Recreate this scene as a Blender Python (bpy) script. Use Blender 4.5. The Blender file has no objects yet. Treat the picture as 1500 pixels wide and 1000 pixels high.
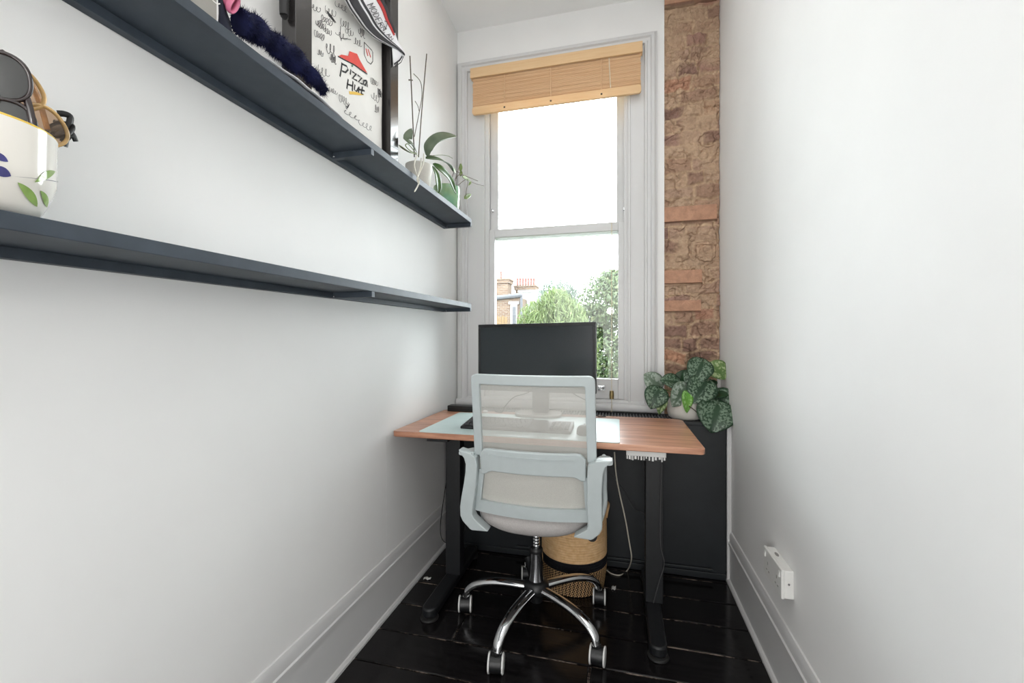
import bpy, math, random
import numpy as np
from mathutils import Vector, Matrix

random.seed(7); rng = np.random.default_rng(7)
S = bpy.context.scene
COL = S.collection

# ------------------------------------------------------------------ camera
H = 1.2; FPX = 625.0; CY = 497.0
TH = math.atan(155 / 625.0)
cam_d = bpy.data.cameras.new('camera'); cam = bpy.data.objects.new('camera', cam_d); COL.objects.link(cam)
cam.location = (0, 0, H); cam.rotation_euler = (math.pi / 2, 0, TH)
cam_d.sensor_width = 36; cam_d.lens = 36 * FPX / 1500; cam_d.shift_y = (CY - 500) / 1500
cam_d.clip_start = .02; cam_d.clip_end = 200
S.camera = cam

# ------------------------------------------------------------------ world and lights
S.view_settings.view_transform = 'Standard'; S.view_settings.look = 'None'
S.view_settings.gamma = 1; S.view_settings.use_curve_mapping = False
S.view_settings.exposure = 0.10
W = bpy.data.worlds.new('overcast_sky'); S.world = W; W.use_nodes = True
W.node_tree.nodes['Background'].inputs[0].default_value = (.93, .97, 1, 1)
W.node_tree.nodes['Background'].inputs[1].default_value = 13

def area(name, loc, rot, sx, sy, power, col=(1, 1, 1)):
    l = bpy.data.lights.new(name, 'AREA'); l.shape = 'RECTANGLE'; l.size = sx; l.size_y = sy
    l.energy = power; l.color = col
    o = bpy.data.objects.new(name, l); COL.objects.link(o); o.location = loc; o.rotation_euler = rot
    return o
area('rear_fill', (-.22, -1.55, 1.15), (math.pi / 2, 0, 0), 1.5, 2.2, 27, (1, .985, .975))  # added soft fill from behind the camera; the rear wall has no doorway
area('overhead_fill', (-.22, .70, 3.08), (0, 0, 0), 1.2, 2.6, 11.5, (1, .98, .965))  # added overhead fill panel to brighten the room, not a real fixture
pl0 = bpy.data.lights.new('eye_level_fill', 'POINT'); pl0.energy = 8; pl0.shadow_soft_size = .05; pl0.color = (1, .985, .96)
pl1 = bpy.data.objects.new('eye_level_fill', pl0); COL.objects.link(pl1); pl1.location = (-.10, -1.0, 1.60)  # added fill at eye height, placed to reflect as a spot in the pane

# ------------------------------------------------------------------ materials
def lin(c):
    f = lambda v: (v / 12.92 if v <= .04045 else ((v + .055) / 1.055) ** 2.4)
    return tuple(f(x / 255) for x in c) + (1,)

class NT:
    def __init__(s, name):
        s.m = bpy.data.materials.new(name); s.m.use_nodes = True
        s.t = s.m.node_tree; s.b = s.t.nodes['Principled BSDF']; s.out = s.t.nodes['Material Output']
    def n(s, typ, **kw):
        nd = s.t.nodes.new(typ)
        for k, v in kw.items():
            if k.startswith('i_'):
                nd.inputs[int(k[2:]) if k[2:].isdigit() else k[2:].replace('_', ' ')].default_value = v
            else: setattr(nd, k, v)
        return nd
    def l(s, a, b): s.t.links.new(a, b)
    def coord(s, which='Object', scale=(1, 1, 1)):
        tc = s.n('ShaderNodeTexCoord'); mp = s.n('ShaderNodeMapping'); mp.inputs['Scale'].default_value = scale
        s.l(tc.outputs[which], mp.inputs[0]); return mp.outputs[0]
    def noise(s, co, scale, detail=4, rough=.5):
        nd = s.n('ShaderNodeTexNoise'); nd.inputs['Scale'].default_value = scale; nd.inputs['Detail'].default_value = detail
        nd.inputs['Roughness'].default_value = rough
        s.l(co, nd.inputs['Vector']); return nd.outputs['Fac']
    def ramp(s, fac, stops, interp='LINEAR'):
        r = s.n('ShaderNodeValToRGB'); r.color_ramp.interpolation = interp
        e = r.color_ramp.elements
        while len(e) < len(stops): e.new(.5)
        for i, (p, c) in enumerate(stops):
            e[i].position = p; e[i].color = c if len(c) == 4 else lin(c)
        s.l(fac, r.inputs[0]); return r.outputs[0]
    def mix(s, fac, a, b, mode='MIX'):
        m = s.n('ShaderNodeMix', data_type='RGBA', blend_type=mode)
        for i, v in ((0, fac), (6, a), (7, b)):
            if hasattr(v, 'links') or hasattr(v, 'is_linked'): s.l(v, m.inputs[i])
            else: m.inputs[i].default_value = v if i == 0 or len(v) == 4 else lin(v)
        return m.outputs[2]
    def bump(s, h, strength=.2, dist=.002):
        b = s.n('ShaderNodeBump'); b.inputs['Strength'].default_value = strength; b.inputs['Distance'].default_value = dist
        s.l(h, b.inputs['Height']); s.l(b.outputs[0], s.b.inputs['Normal'])
    def set(s, col=None, rough=None, metal=None, spec=None, trans=None, coat=None):
        b = s.b
        if col is not None:
            if hasattr(col, 'is_linked'): s.l(col, b.inputs['Base Color'])
            else: b.inputs['Base Color'].default_value = col if len(col) == 4 else lin(col)
        if rough is not None: b.inputs['Roughness'].default_value = rough
        if metal is not None: b.inputs['Metallic'].default_value = metal
        if spec is not None: b.inputs['Specular IOR Level'].default_value = spec
        if trans is not None: b.inputs['Transmission Weight'].default_value = trans
        if coat is not None: b.inputs['Coat Weight'].default_value = coat; b.inputs['Coat Roughness'].default_value = .08
        return s

def plain(name, col, rough=.5, metal=0, spec=.5, var=.06, scale=30, bump=0, coat=None):
    """painted / moulded surface with faint procedural variation"""
    t = NT(name); co = t.coord()
    nz = t.noise(co, scale)
    a = lin(col); d = tuple(x * (1 - var) for x in a[:3]) + (1,); u = tuple(min(1, x * (1 + var)) for x in a[:3]) + (1,)
    t.set(t.ramp(nz, [(.3, d), (.7, u)]), rough, metal, spec, coat=coat)
    if bump: t.bump(nz, bump, .002)
    return t.m

M = {}
M['wall'] = plain('white_wall_paint', (238, 238, 237), .75, spec=.25, var=.012, scale=4, bump=.06)
M['trim'] = plain('white_gloss_paint', (213, 213, 213), .35, var=.012, scale=6)
M['ceiling'] = plain('ceiling_paint', (247, 247, 246), .85, spec=.2, var=.01, scale=3)
M['black_paint'] = plain('black_eggshell_paint', (23, 28, 32), .45, var=.15, scale=14, bump=.05)
M['void'] = plain('dark_inside', (8, 9, 10), .9, spec=.1)
M['shelf'] = plain('blue_black_shelf_paint', (62, 70, 79), .5, spec=.3, var=.12, scale=20, bump=.05)
M['black_metal'] = plain('black_powder_coat', (19, 21, 24), .45, var=.12, scale=60, bump=.05)
M['black_plastic'] = plain('black_plastic', (22, 23, 25), .38, var=.1, scale=60)
M['screen'] = plain('monitor_screen', (24, 33, 38), .22, var=.08, scale=3, spec=.6)
M['stand_plastic'] = plain('dark_stand_plastic', (30, 30, 31), .3, var=.05)
M['stand_base'] = plain('stand_base_plastic', (172, 169, 164), .16, var=.05, spec=.9)
M['chair_plastic'] = plain('pale_grey_blue_plastic', (190, 199, 200), .42, var=.02)
M['seat_fabric'] = plain('warm_grey_fabric', (178, 174, 172), .95, spec=.1, var=.1, scale=260, bump=.3)
M['back_fabric'] = plain('pale_grey_fabric', (196, 195, 189), .95, spec=.1, var=.06, scale=300, bump=.3)
M['chrome'] = plain('chrome', (220, 222, 224), .07, metal=1, var=.02)
M['steel'] = plain('brushed_steel', (176, 177, 179), .25, metal=1, var=.05)
M['grey_metal'] = plain('grey_lift_sleeve', (170, 171, 174), .15, metal=1, var=.05)
M['white_rubber'] = plain('white_wheel_rim', (226, 226, 224), .4, var=.02)
M['black_rubber'] = plain('black_rubber', (28, 28, 28), .6, var=.1, scale=80)
M['white_plastic'] = plain('white_plastic', (228, 228, 225), .35, var=.015)
M['dark_slot'] = plain('dark_slot', (140, 138, 134), .7)
M['brass'] = plain('aged_brass', (150, 132, 92), .4, metal=.8)
M['cable_white'] = plain('cream_cable', (206, 200, 186), .5)
M['cable_black'] = plain('black_cable', (26, 26, 28), .5)
M['cable_grey'] = plain('grey_cable', (70, 70, 70), .5)
M['cord'] = plain('blind_cord', (222, 212, 190), .8)
M['paper'] = plain('white_paper', (232, 231, 228), .8, var=.02)
M['mount'] = plain('white_mount_board', (236, 235, 232), .85, var=.01)
M['frame_black'] = plain('black_frame_lacquer', (38, 36, 36), .25, var=.1, scale=40, spec=.7, coat=.3)
M['ink'] = plain('black_marker_ink', (58, 57, 60), .8)
M['ink_dark'] = plain('black_print_ink', (40, 40, 42), .8)
M['red'] = plain('red_print', (214, 72, 62), .7, var=.05)
M['red_cloth'] = plain('red_lining', (176, 44, 44), .8, var=.1)
M['yellow_ink'] = plain('yellow_print', (226, 186, 84), .8)
M['green_dot'] = plain('green_print', (60, 120, 90), .8)
M['shirt'] = plain('white_shirt_cloth', (226, 224, 220), .9, spec=.1, var=.03, scale=14, bump=.15)
M['cloth_white'] = plain('white_cloth', (222, 221, 224), .9, spec=.1, var=.03, scale=20, bump=.1)
M['stripe'] = plain('charcoal_stripe', (44, 43, 48), .85, var=.1)
M['pink'] = plain('pink_satin', (214, 118, 150), .45, var=.08, scale=15)
M['navy'] = plain('navy_fabric', (22, 26, 44), .85, var=.2)
M['fur'] = plain('navy_fur', (24, 28, 62), .8, spec=.2, var=.5, scale=25)
M['card'] = plain('grey_card', (150, 147, 141), .8, var=.04)
M['ceramic'] = plain('white_glazed_ceramic', (232, 228, 220), .12, var=.03, scale=5, coat=.6)
M['rim_yellow'] = plain('yellow_glaze', (222, 184, 60), .15, var=.08, coat=.5)
M['glaze_blue'] = plain('blue_glaze', (58, 58, 128), .15, var=.15, coat=.5)
M['glaze_green'] = plain('green_glaze', (142, 172, 92), .15, var=.2, scale=40, coat=.5)
M['glaze_grey'] = plain('grey_glaze', (120, 122, 128), .2, coat=.5)
M['lens_dark'] = plain('dark_lens', (52, 54, 54), .06, spec=.9)
M['horn'] = plain('black_brown_acetate', (40, 27, 28), .12, var=.3, spec=.8)
M['soil'] = plain('potting_bark', (70, 56, 40), .95, var=.4, scale=60, bump=.5)
M['stem'] = plain('green_stem', (104, 122, 74), .6, var=.15)
M['twig'] = plain('brown_twig', (92, 82, 70), .7, var=.2)
M['root'] = plain('pale_root', (206, 204, 192), .7, var=.1)
M['pot_white'] = plain('matt_white_pot', (214, 211, 203), .7, var=.05, scale=18, bump=.2)
M['tree_bark'] = plain('tree_bark', (110, 98, 84), .9, var=.3, scale=8)
M['render_white'] = plain('white_painted_render', (138, 138, 136), .8, var=.05)
M['lead'] = plain('grey_lead_gutter', (65, 66, 70), .7, var=.1)
M['pot_terracotta'] = plain('terracotta_chimney_pot', (108, 70, 63), .8, var=.1)
M['terracotta'] = plain('terracotta_block', (170, 118, 84), .85, var=.2, scale=9, bump=.2)
M['timber_fence'] = plain('weathered_fence_timber', (98, 80, 56), .9, var=.15)

def glassy(name, tint=(1, 1, 1, 1), ior=1.45, t_mix=None, rough=0.0):
    t = NT(name); t.t.nodes.remove(t.b)
    tr = t.n('ShaderNodeBsdfTransparent'); tr.inputs[0].default_value = tint
    gl = t.n('ShaderNodeBsdfGlossy'); gl.inputs['Roughness'].default_value = rough
    fr = t.n('ShaderNodeFresnel'); fr.inputs[0].default_value = ior
    mx = t.n('ShaderNodeMixShader'); t.l(fr.outputs[0], mx.inputs[0]); t.l(tr.outputs[0], mx.inputs[1]); t.l(gl.outputs[0], mx.inputs[2])
    t.l(mx.outputs[0], t.out.inputs[0]); return t.m
M['glass'] = glassy('window_glass', (.98, 1, .995, 1))
M['amber'] = glassy('amber_lens', (.80, .66, .54, 1), 1.6)
M['amber_frame'] = plain('honey_acetate', (206, 166, 104), .1, var=.35, scale=40, spec=.8)

def mesh_fabric():
    t = NT('chair_mesh_fabric'); t.t.nodes.remove(t.b)
    co = t.coord()
    nz = t.noise(co, 3, 1)
    col = t.ramp(nz, [(.3, (232, 230, 224)), (.7, (238, 236, 230))])
    df = t.n('ShaderNodeBsdfDiffuse'); tl = t.n('ShaderNodeBsdfTranslucent')
    t.l(col, df.inputs[0]); t.l(col, tl.inputs[0])
    a = t.n('ShaderNodeMixShader'); a.inputs[0].default_value = .3; t.l(df.outputs[0], a.inputs[1]); t.l(tl.outputs[0], a.inputs[2])
    t.l(a.outputs[0], t.out.inputs[0]); return t.m
M['mesh'] = mesh_fabric()

def wood():
    t = NT('walnut_desktop'); co = t.coord('Object', (1.2, 14, 14))
    n1 = t.noise(co, 2.2, 6, .6)
    co2 = t.coord('Object', (3, 90, 90)); n2 = t.noise(co2, 2, 3)
    c = t.ramp(n1, [(.25, (112, 72, 54)), (.45, (170, 118, 92)), (.6, (200, 148, 120)), (.8, (218, 170, 142))])
    c = t.mix(t.ramp(n2, [(.35, (0, 0, 0)), (.65, (60, 60, 60))]), c, (108, 66, 48))
    t.set(c, .3, spec=.6); t.bump(n2, .04, .001); return t.m
M['wood'] = wood()

def blind_wood(name, base, dark, sc):
    t = NT(name); co = t.coord('Object', sc); n1 = t.noise(co, 3, 5, .6)
    t.set(t.ramp(n1, [(.25, dark), (.7, base)]), .6, spec=.3)
    tl = t.n('ShaderNodeBsdfTranslucent'); tl.inputs[0].default_value = lin(base)
    mx = t.n('ShaderNodeMixShader'); mx.inputs[0].default_value = .18
    t.l(t.b.outputs[0], mx.inputs[1]); t.l(tl.outputs[0], mx.inputs[2]); t.l(mx.outputs[0], t.out.inputs[0])
    return t.m
M['bamboo'] = blind_wood('woven_bamboo', (252, 222, 184), (230, 186, 138), (1.5, 20, 60))
M['pale_pine'] = blind_wood('pale_pine', (242, 210, 166), (232, 194, 146), (2, 30, 30))

def matpad():
    t = NT('pale_mint_desk_mat'); co = t.coord(); nz = t.noise(co, 8)
    t.set(t.ramp(nz, [(.3, (196, 216, 215)), (.7, (206, 224, 223))]), .34, spec=.45); return t.m
M['mat'] = matpad()

def floor_mat():
    t = NT('black_painted_floorboards'); co = t.coord('Object', (1, 1, 1))
    n1 = t.noise(t.coord('Object', (2, 18, 2)), 3, 5, .6)
    c = t.ramp(n1, [(.3, (14, 13, 14)), (.7, (26, 24, 25))])
    wear = t.n('ShaderNodeAttribute', attribute_name='edge')
    n2 = t.noise(t.coord('Object', (7, 60, 7)), 3, 4, .7)
    n3 = t.noise(co, 3.1, 2)
    mul = t.n('ShaderNodeMath', operation='MULTIPLY'); t.l(n2, mul.inputs[0]); t.l(wear.outputs['Fac'], mul.inputs[1])
    mul2 = t.n('ShaderNodeMath', operation='MULTIPLY'); t.l(mul.outputs[0], mul2.inputs[0]); t.l(n3, mul2.inputs[1])
    w = t.ramp(mul2.outputs[0], [(.20, (0, 0, 0)), (.30, (255, 255, 255))])
    c = t.mix(w, c, (150, 134, 122))
    sp = t.noise(co, 46, 2, .5)
    spr = t.ramp(sp, [(.79, (0, 0, 0)), (.82, (255, 255, 255))])
    c = t.mix(spr, c, (120, 112, 104))
    t.set(c, .3, spec=.35)
    rr = t.ramp(n1, [(.3, (84, 84, 84)), (.75, (140, 140, 140))]); t.l(rr, t.b.inputs['Roughness'])
    t.bump(n1, .12, .003); return t.m
M['floor'] = floor_mat()

def brick_pier_mat():
    t = NT('old_brick_and_mortar'); co = t.coord()
    at = t.n('ShaderNodeAttribute', attribute_name='tone'); mo = t.n('ShaderNodeAttribute', attribute_name='mortar')
    n1 = t.noise(co, 26, 6, .7); n2 = t.noise(co, 110, 4, .7)
    bc = t.ramp(at.outputs['Fac'], [(0, (152, 122, 110)), (.35, (186, 154, 130)), (.6, (202, 174, 148)), (.85, (170, 136, 124)), (1, (204, 158, 130))])
    c = t.mix(mo.outputs['Fac'], bc, (202, 174, 146))
    c = t.mix(t.ramp(n1, [(.35, (150, 150, 150)), (.6, (0, 0, 0))]), c, (112, 90, 76))
    c = t.mix(t.ramp(n2, [(.62, (0, 0, 0)), (.8, (120, 120, 120))]), c, (214, 186, 150))
    t.set(c, .92, spec=.15); t.bump(n2, .8, .006); return t.m
M['brick_pier'] = brick_pier_mat()

def brick_far():
    t = NT('far_house_brick'); co = t.coord('Object', (1, 1, 1))
    sp = t.n('ShaderNodeSeparateXYZ'); t.l(co, sp.inputs[0])
    ad = t.n('ShaderNodeMath', operation='ADD'); t.l(sp.outputs[0], ad.inputs[0]); t.l(sp.outputs[1], ad.inputs[1])
    cb = t.n('ShaderNodeCombineXYZ'); t.l(ad.outputs[0], cb.inputs[0]); t.l(sp.outputs[2], cb.inputs[1])
    br = t.n('ShaderNodeTexBrick'); t.l(cb.outputs[0], br.inputs['Vector'])
    br.inputs['Color1'].default_value = lin((96, 80, 66)); br.inputs['Color2'].default_value = lin((80, 63, 53))
    br.inputs['Mortar'].default_value = lin((103, 96, 89)); br.inputs['Scale'].default_value = 1
    br.inputs['Brick Width'].default_value = .23; br.inputs['Row Height'].default_value = .078; br.inputs['Mortar Size'].default_value = .012
    t.set(br.outputs[0], .9, spec=.1); return t.m
M['brick_far'] = brick_far()

def rope(name, dark=False):
    t = NT(name); co = t.coord()
    wv = t.n('ShaderNodeTexWave', wave_type='BANDS', bands_direction='Z'); wv.inputs['Scale'].default_value = 24; wv.inputs['Distortion'].default_value = .15
    wv.inputs['Detail'].default_value = 1; t.l(co, wv.inputs[0])
    if dark:
        tc = t.n('ShaderNodeTexCoord'); ck = t.n('ShaderNodeTexChecker')
        mp = t.n('ShaderNodeMapping'); mp.inputs['Scale'].default_value = (150, 17, 1); t.l(tc.outputs['UV'], mp.inputs[0])
        mp.inputs['Rotation'].default_value = (0, 0, .25)
        t.l(mp.outputs[0], ck.inputs[0]); ck.inputs['Scale'].default_value = 1
        ck.inputs['Color1'].default_value = lin((196, 160, 116)); ck.inputs['Color2'].default_value = lin((34, 32, 34))
        col = ck.outputs[0]
    else:
        col = t.ramp(t.noise(co, 60), [(.3, (214, 172, 124)), (.7, (230, 194, 148))])
    t.set(col, .9, spec=.1); t.bump(t.noise(co, 180), .3, .002); return t.m
M['rope'] = rope('tan_jute_rope'); M['rope_mix'] = rope('black_and_tan_jute', True)
M['rope_black'] = plain('black_jute_band', (32, 32, 36), .95, spec=.1, var=.2, scale=120, bump=.4)

def leaf_mat(name, stops, scale=60, silver=None, trans=.15, rough=.35):
    t = NT(name); co = t.coord()
    c = t.ramp(t.noise(co, 9, 2), stops)
    if silver:
        n = t.noise(co, scale, 2, .6)
        msk = t.ramp(n, [(.47, (0, 0, 0)), (.54, (255, 255, 255))])
        uv = t.n('ShaderNodeTexCoord'); sx = t.n('ShaderNodeSeparateXYZ'); t.l(uv.outputs['UV'], sx.inputs[0])
        ab = t.n('ShaderNodeMath', operation='SUBTRACT'); t.l(sx.outputs[0], ab.inputs[0]); ab.inputs[1].default_value = .5
        a2 = t.n('ShaderNodeMath', operation='ABSOLUTE'); t.l(ab.outputs[0], a2.inputs[0])
        rib = t.ramp(a2.outputs[0], [(.05, (0, 0, 0)), (.12, (255, 255, 255)), (.40, (255, 255, 255)), (.48, (60, 60, 60))])
        msk = t.mix(1.0, msk, rib, 'MULTIPLY')
        c = t.mix(msk, c, silver)
    t.set(c, rough, spec=.4)
    tl = t.n('ShaderNodeBsdfTranslucent'); t.l(c, tl.inputs[0])
    mx = t.n('ShaderNodeMixShader'); mx.inputs[0].default_value = trans
    t.l(t.b.outputs[0], mx.inputs[1]); t.l(tl.outputs[0], mx.inputs[2]); t.l(mx.outputs[0], t.out.inputs[0])
    return t.m
M['pothos'] = leaf_mat('silver_mottled_leaf', [(.3, (40, 66, 48)), (.7, (56, 84, 60))], 95, (122, 146, 124))
M['pothos_dark'] = leaf_mat('plain_dark_leaf', [(.3, (32, 62, 38)), (.7, (46, 80, 48))])
M['pothos_pale'] = leaf_mat('pale_mottled_leaf', [(.3, (84, 116, 66)), (.7, (110, 140, 80))], 75, (172, 190, 142))
M['pothos_new'] = leaf_mat('fresh_green_leaf', [(.3, (96, 158, 60)), (.7, (136, 190, 92))], 75, (160, 204, 130))
M['pothos_silver'] = leaf_mat('silvery_leaf', [(.3, (96, 116, 98)), (.7, (126, 144, 126))], 60, (170, 184, 172))
M['orchid_leaf'] = leaf_mat('orchid_leaf_green', [(.3, (52, 82, 40)), (.7, (72, 108, 52))], rough=.3)
M['orchid_grey'] = leaf_mat('orchid_leaf_grey_green', [(.3, (84, 100, 80)), (.7, (112, 128, 104))], rough=.35)
M['orchid_olive'] = leaf_mat('orchid_leaf_olive', [(.3, (112, 124, 84)), (.7, (140, 150, 106))], rough=.4)
M['vine_leaf'] = leaf_mat('vine_leaf_green', [(.3, (110, 136, 74)), (.7, (150, 170, 104))])
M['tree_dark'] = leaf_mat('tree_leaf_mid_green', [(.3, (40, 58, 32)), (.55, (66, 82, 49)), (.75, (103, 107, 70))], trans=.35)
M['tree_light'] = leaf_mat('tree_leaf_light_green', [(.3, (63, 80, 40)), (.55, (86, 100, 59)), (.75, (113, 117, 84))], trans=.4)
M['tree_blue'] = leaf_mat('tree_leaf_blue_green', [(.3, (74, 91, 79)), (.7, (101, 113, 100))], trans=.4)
M['grass'] = leaf_mat('lawn', [(.3, (49, 61, 32)), (.7, (65, 75, 42))])

def green_glass():
    t = NT('green_glazed_pot'); co = t.coord('Object', (1, 1, 1)); n = t.noise(co, 9, 2)
    t.set(t.ramp(n, [(.35, (160, 182, 134)), (.5, (150, 192, 150)), (.65, (120, 178, 144))]), .12, spec=.6, coat=.5); return t.m
M['green_pot'] = green_glass()

# ------------------------------------------------------------------ mesh helpers
class MB:
    def __init__(s): s.v = []; s.f = []; s.uv = {}
    def add(s, vs, fs):
        o = len(s.v); s.v += [tuple(v) for v in vs]; s.f += [tuple(i + o for i in f) for f in fs]; return o
    def box(s, x0, x1, y0, y1, z0, z1):
        s.add([(x0, y0, z0), (x1, y0, z0), (x1, y1, z0), (x0, y1, z0), (x0, y0, z1), (x1, y0, z1), (x1, y1, z1), (x0, y1, z1)],
              [(0, 3, 2, 1), (4, 5, 6, 7), (0, 1, 5, 4), (1, 2, 6, 5), (2, 3, 7, 6), (3, 0, 4, 7)]); return s
    def prism(s, poly, axis, a, b):
        """extrude a 2-D polygon along an axis ('x': poly is (y,z); 'y': (x,z); 'z': (x,y))"""
        def p(u, v, w): return {'x': (w, u, v), 'y': (u, w, v), 'z': (u, v, w)}[axis]
        n = len(poly)
        s.add([p(u, v, a) for u, v in poly] + [p(u, v, b) for u, v in poly],
              [tuple(range(n))[::-1], tuple(range(n, 2 * n))] + [(i, (i + 1) % n, n + (i + 1) % n, n + i) for i in range(n)]); return s
    def tube(s, pts, r, n=10, cap=True, flat=1.0, up=(0, 0, 1)):
        pts = [Vector(p) for p in pts]; m = len(pts)
        rs = r if hasattr(r, '__len__') else [r] * m
        vs = []; prev = None
        for i, p in enumerate(pts):
            t = (pts[min(i + 1, m - 1)] - pts[max(i - 1, 0)]).normalized()
            if prev is None:
                u = Vector(up)
                if abs(t.dot(u)) > .95: u = Vector((1, 0, 0))
                a = t.cross(u).normalized()
            else:
                a = (prev - t * prev.dot(t)).normalized()
            prev = a; b = t.cross(a)
            for k in range(n):
                an = 2 * math.pi * k / n
                vs.append(p + a * math.cos(an) * rs[i] + b * math.sin(an) * rs[i] * flat)
        fs = [(i * n + k, i * n + (k + 1) % n, (i + 1) * n + (k + 1) % n, (i + 1) * n + k) for i in range(m - 1) for k in range(n)]
        if cap: fs += [tuple(range(n))[::-1], tuple(range((m - 1) * n, m * n))]
        s.add(vs, fs); return s
    def lathe(s, prof, c, n=32, axis='z', a0=0, squash=None):
        """prof: (r, h) pairs; c: centre"""
        vs = []; uvs = []
        for j, (r, h) in enumerate(prof):
            for k in range(n):
                an = a0 + 2 * math.pi * k / n
                u, v = r * math.cos(an), r * math.sin(an)
                if squash: u *= squash[0]; v *= squash[1]
                vs.append({'z': (c[0] + u, c[1] + v, c[2] + h), 'x': (c[0] + h, c[1] + u, c[2] + v), 'y': (c[0] + u, c[1] + h, c[2] + v)}[axis])
        m = len(prof)
        fs = [(i * n + k, i * n + (k + 1) % n, (i + 1) * n + (k + 1) % n, (i + 1) * n + k) for i in range(m - 1) for k in range(n)]
        if prof[0][0] > 1e-5: fs.append(tuple(range(n))[::-1])
        if prof[-1][0] > 1e-5: fs.append(tuple(range((m - 1) * n, m * n)))
        s.add(vs, fs); return s
    def grid(s, fn, nu, nv, uv=False):
        vs = [fn(i / nu, j / nv) for j in range(nv + 1) for i in range(nu + 1)]
        o = s.add(vs, [(j * (nu + 1) + i, j * (nu + 1) + i + 1, (j + 1) * (nu + 1) + i + 1, (j + 1) * (nu + 1) + i) for j in range(nv) for i in range(nu)])
        if uv:
            for j in range(nv + 1):
                for i in range(nu + 1): s.uv[o + j * (nu + 1) + i] = (i / nu, j / nv)
        return s
    def ring_strip(s, A, B, thick):
        """solid bar between two equally long 3-D polylines A and B; 'thick' is the vector to its other face"""
        n = len(A); t = Vector(thick)
        A = [Vector(p) for p in A]; B = [Vector(p) for p in B]
        vs = A + B + [p + t for p in A] + [p + t for p in B]
        fs = []
        for i in range(n - 1):
            fs += [(i, i + 1, n + i + 1, n + i), (2 * n + i, 3 * n + i, 3 * n + i + 1, 2 * n + i + 1),
                   (i, 2 * n + i, 2 * n + i + 1, i + 1), (n + i, n + i + 1, 3 * n + i + 1, 3 * n + i)]
        fs += [(0, n, 3 * n, 2 * n), (n - 1, 3 * n - 1, 4 * n - 1, 2 * n - 1)]
        s.add(vs, fs); return s

ORG = {}
def obj(name, mb, mat, parent=None, origin=None, smooth=40, bevel=0, solid=0, sub=0, label=None, recalc=True):
    org = ORG[parent.name] if parent else Vector(origin if origin else (0, 0, 0))
    me = bpy.data.meshes.new(name)
    me.from_pydata([tuple(Vector(v) - org) for v in mb.v], [], mb.f)
    if mb.uv:
        ul = me.uv_layers.new(name='UVMap')
        for lp in me.loops: ul.data[lp.index].uv = mb.uv.get(lp.vertex_index, (0, 0))
    me.update(); me.validate()
    if recalc:
        import bmesh
        bm = bmesh.new(); bm.from_mesh(me); bmesh.ops.recalc_face_normals(bm, faces=bm.faces); bm.to_mesh(me); bm.free()
    if smooth:
        me.shade_smooth(); me.set_sharp_from_angle(angle=math.radians(smooth))
    me.materials.append(M[mat] if isinstance(mat, str) else mat)
    o = bpy.data.objects.new(name, me); COL.objects.link(o)
    if parent: o.parent = parent; ORG[o.name] = org
    else: o.location = org; ORG[o.name] = org
    if solid:
        m = o.modifiers.new('solid', 'SOLIDIFY'); m.thickness = solid; m.offset = 0
    if sub:
        m = o.modifiers.new('sub', 'SUBSURF'); m.levels = sub; m.render_levels = sub
    if bevel:
        m = o.modifiers.new('bevel', 'BEVEL'); m.width = bevel; m.segments = 3; m.limit_method = 'ANGLE'; m.angle_limit = math.radians(35)
    if label: o['label'] = label
    return o
def tag(o, label, cat, group=None):
    o['label'] = label; o['category'] = cat
    if group: o['group'] = group
    return o
def thing(name, loc, label, cat, group=None):
    o = bpy.data.objects.new(name, None); COL.objects.link(o); o.location = loc; o.empty_display_size = .05
    ORG[o.name] = Vector(loc); return tag(o, label, cat, group)
def struct(o, label=None):
    o['kind'] = 'structure'
    if label: o['label'] = label
    return o

CT, ST = math.cos(TH), math.sin(TH)
def ray(px, py):
    u = (px - 750) / FPX; v = (CY - py) / FPX
    return Vector((u * CT - ST, u * ST + CT, v))
def WY(px, py, y): r = ray(px, py); return r * (y / r.y) + Vector((0, 0, H))
def WX(px, py, x): r = ray(px, py); return r * (x / r.x) + Vector((0, 0, H))

def FL(px, py, z=.0036): r = ray(px, py); return r * ((z - H) / r.z) + Vector((0, 0, H))
def bez(p0, p1, p2, n):
    p0, p1, p2 = Vector(p0), Vector(p1), Vector(p2)
    return [(p0 * (1 - t) ** 2 + p1 * 2 * t * (1 - t) + p2 * t * t) for t in [i / n for i in range(n + 1)]]
def smooth_path(pts, n=6):
    pts = [Vector(p) for p in pts]; out = []
    P = [pts[0] * 2 - pts[1]] + pts + [pts[-1] * 2 - pts[-2]]
    for i in range(1, len(P) - 2):
        for k in range(n):
            t = k / n; a, b, c, d = P[i - 1], P[i], P[i + 1], P[i + 2]
            out.append(.5 * ((2 * b) + (c - a) * t + (2 * a - 5 * b + 4 * c - d) * t * t + (3 * b - a - 3 * c + d) * t ** 3))
    out.append(pts[-1]); return out

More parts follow.
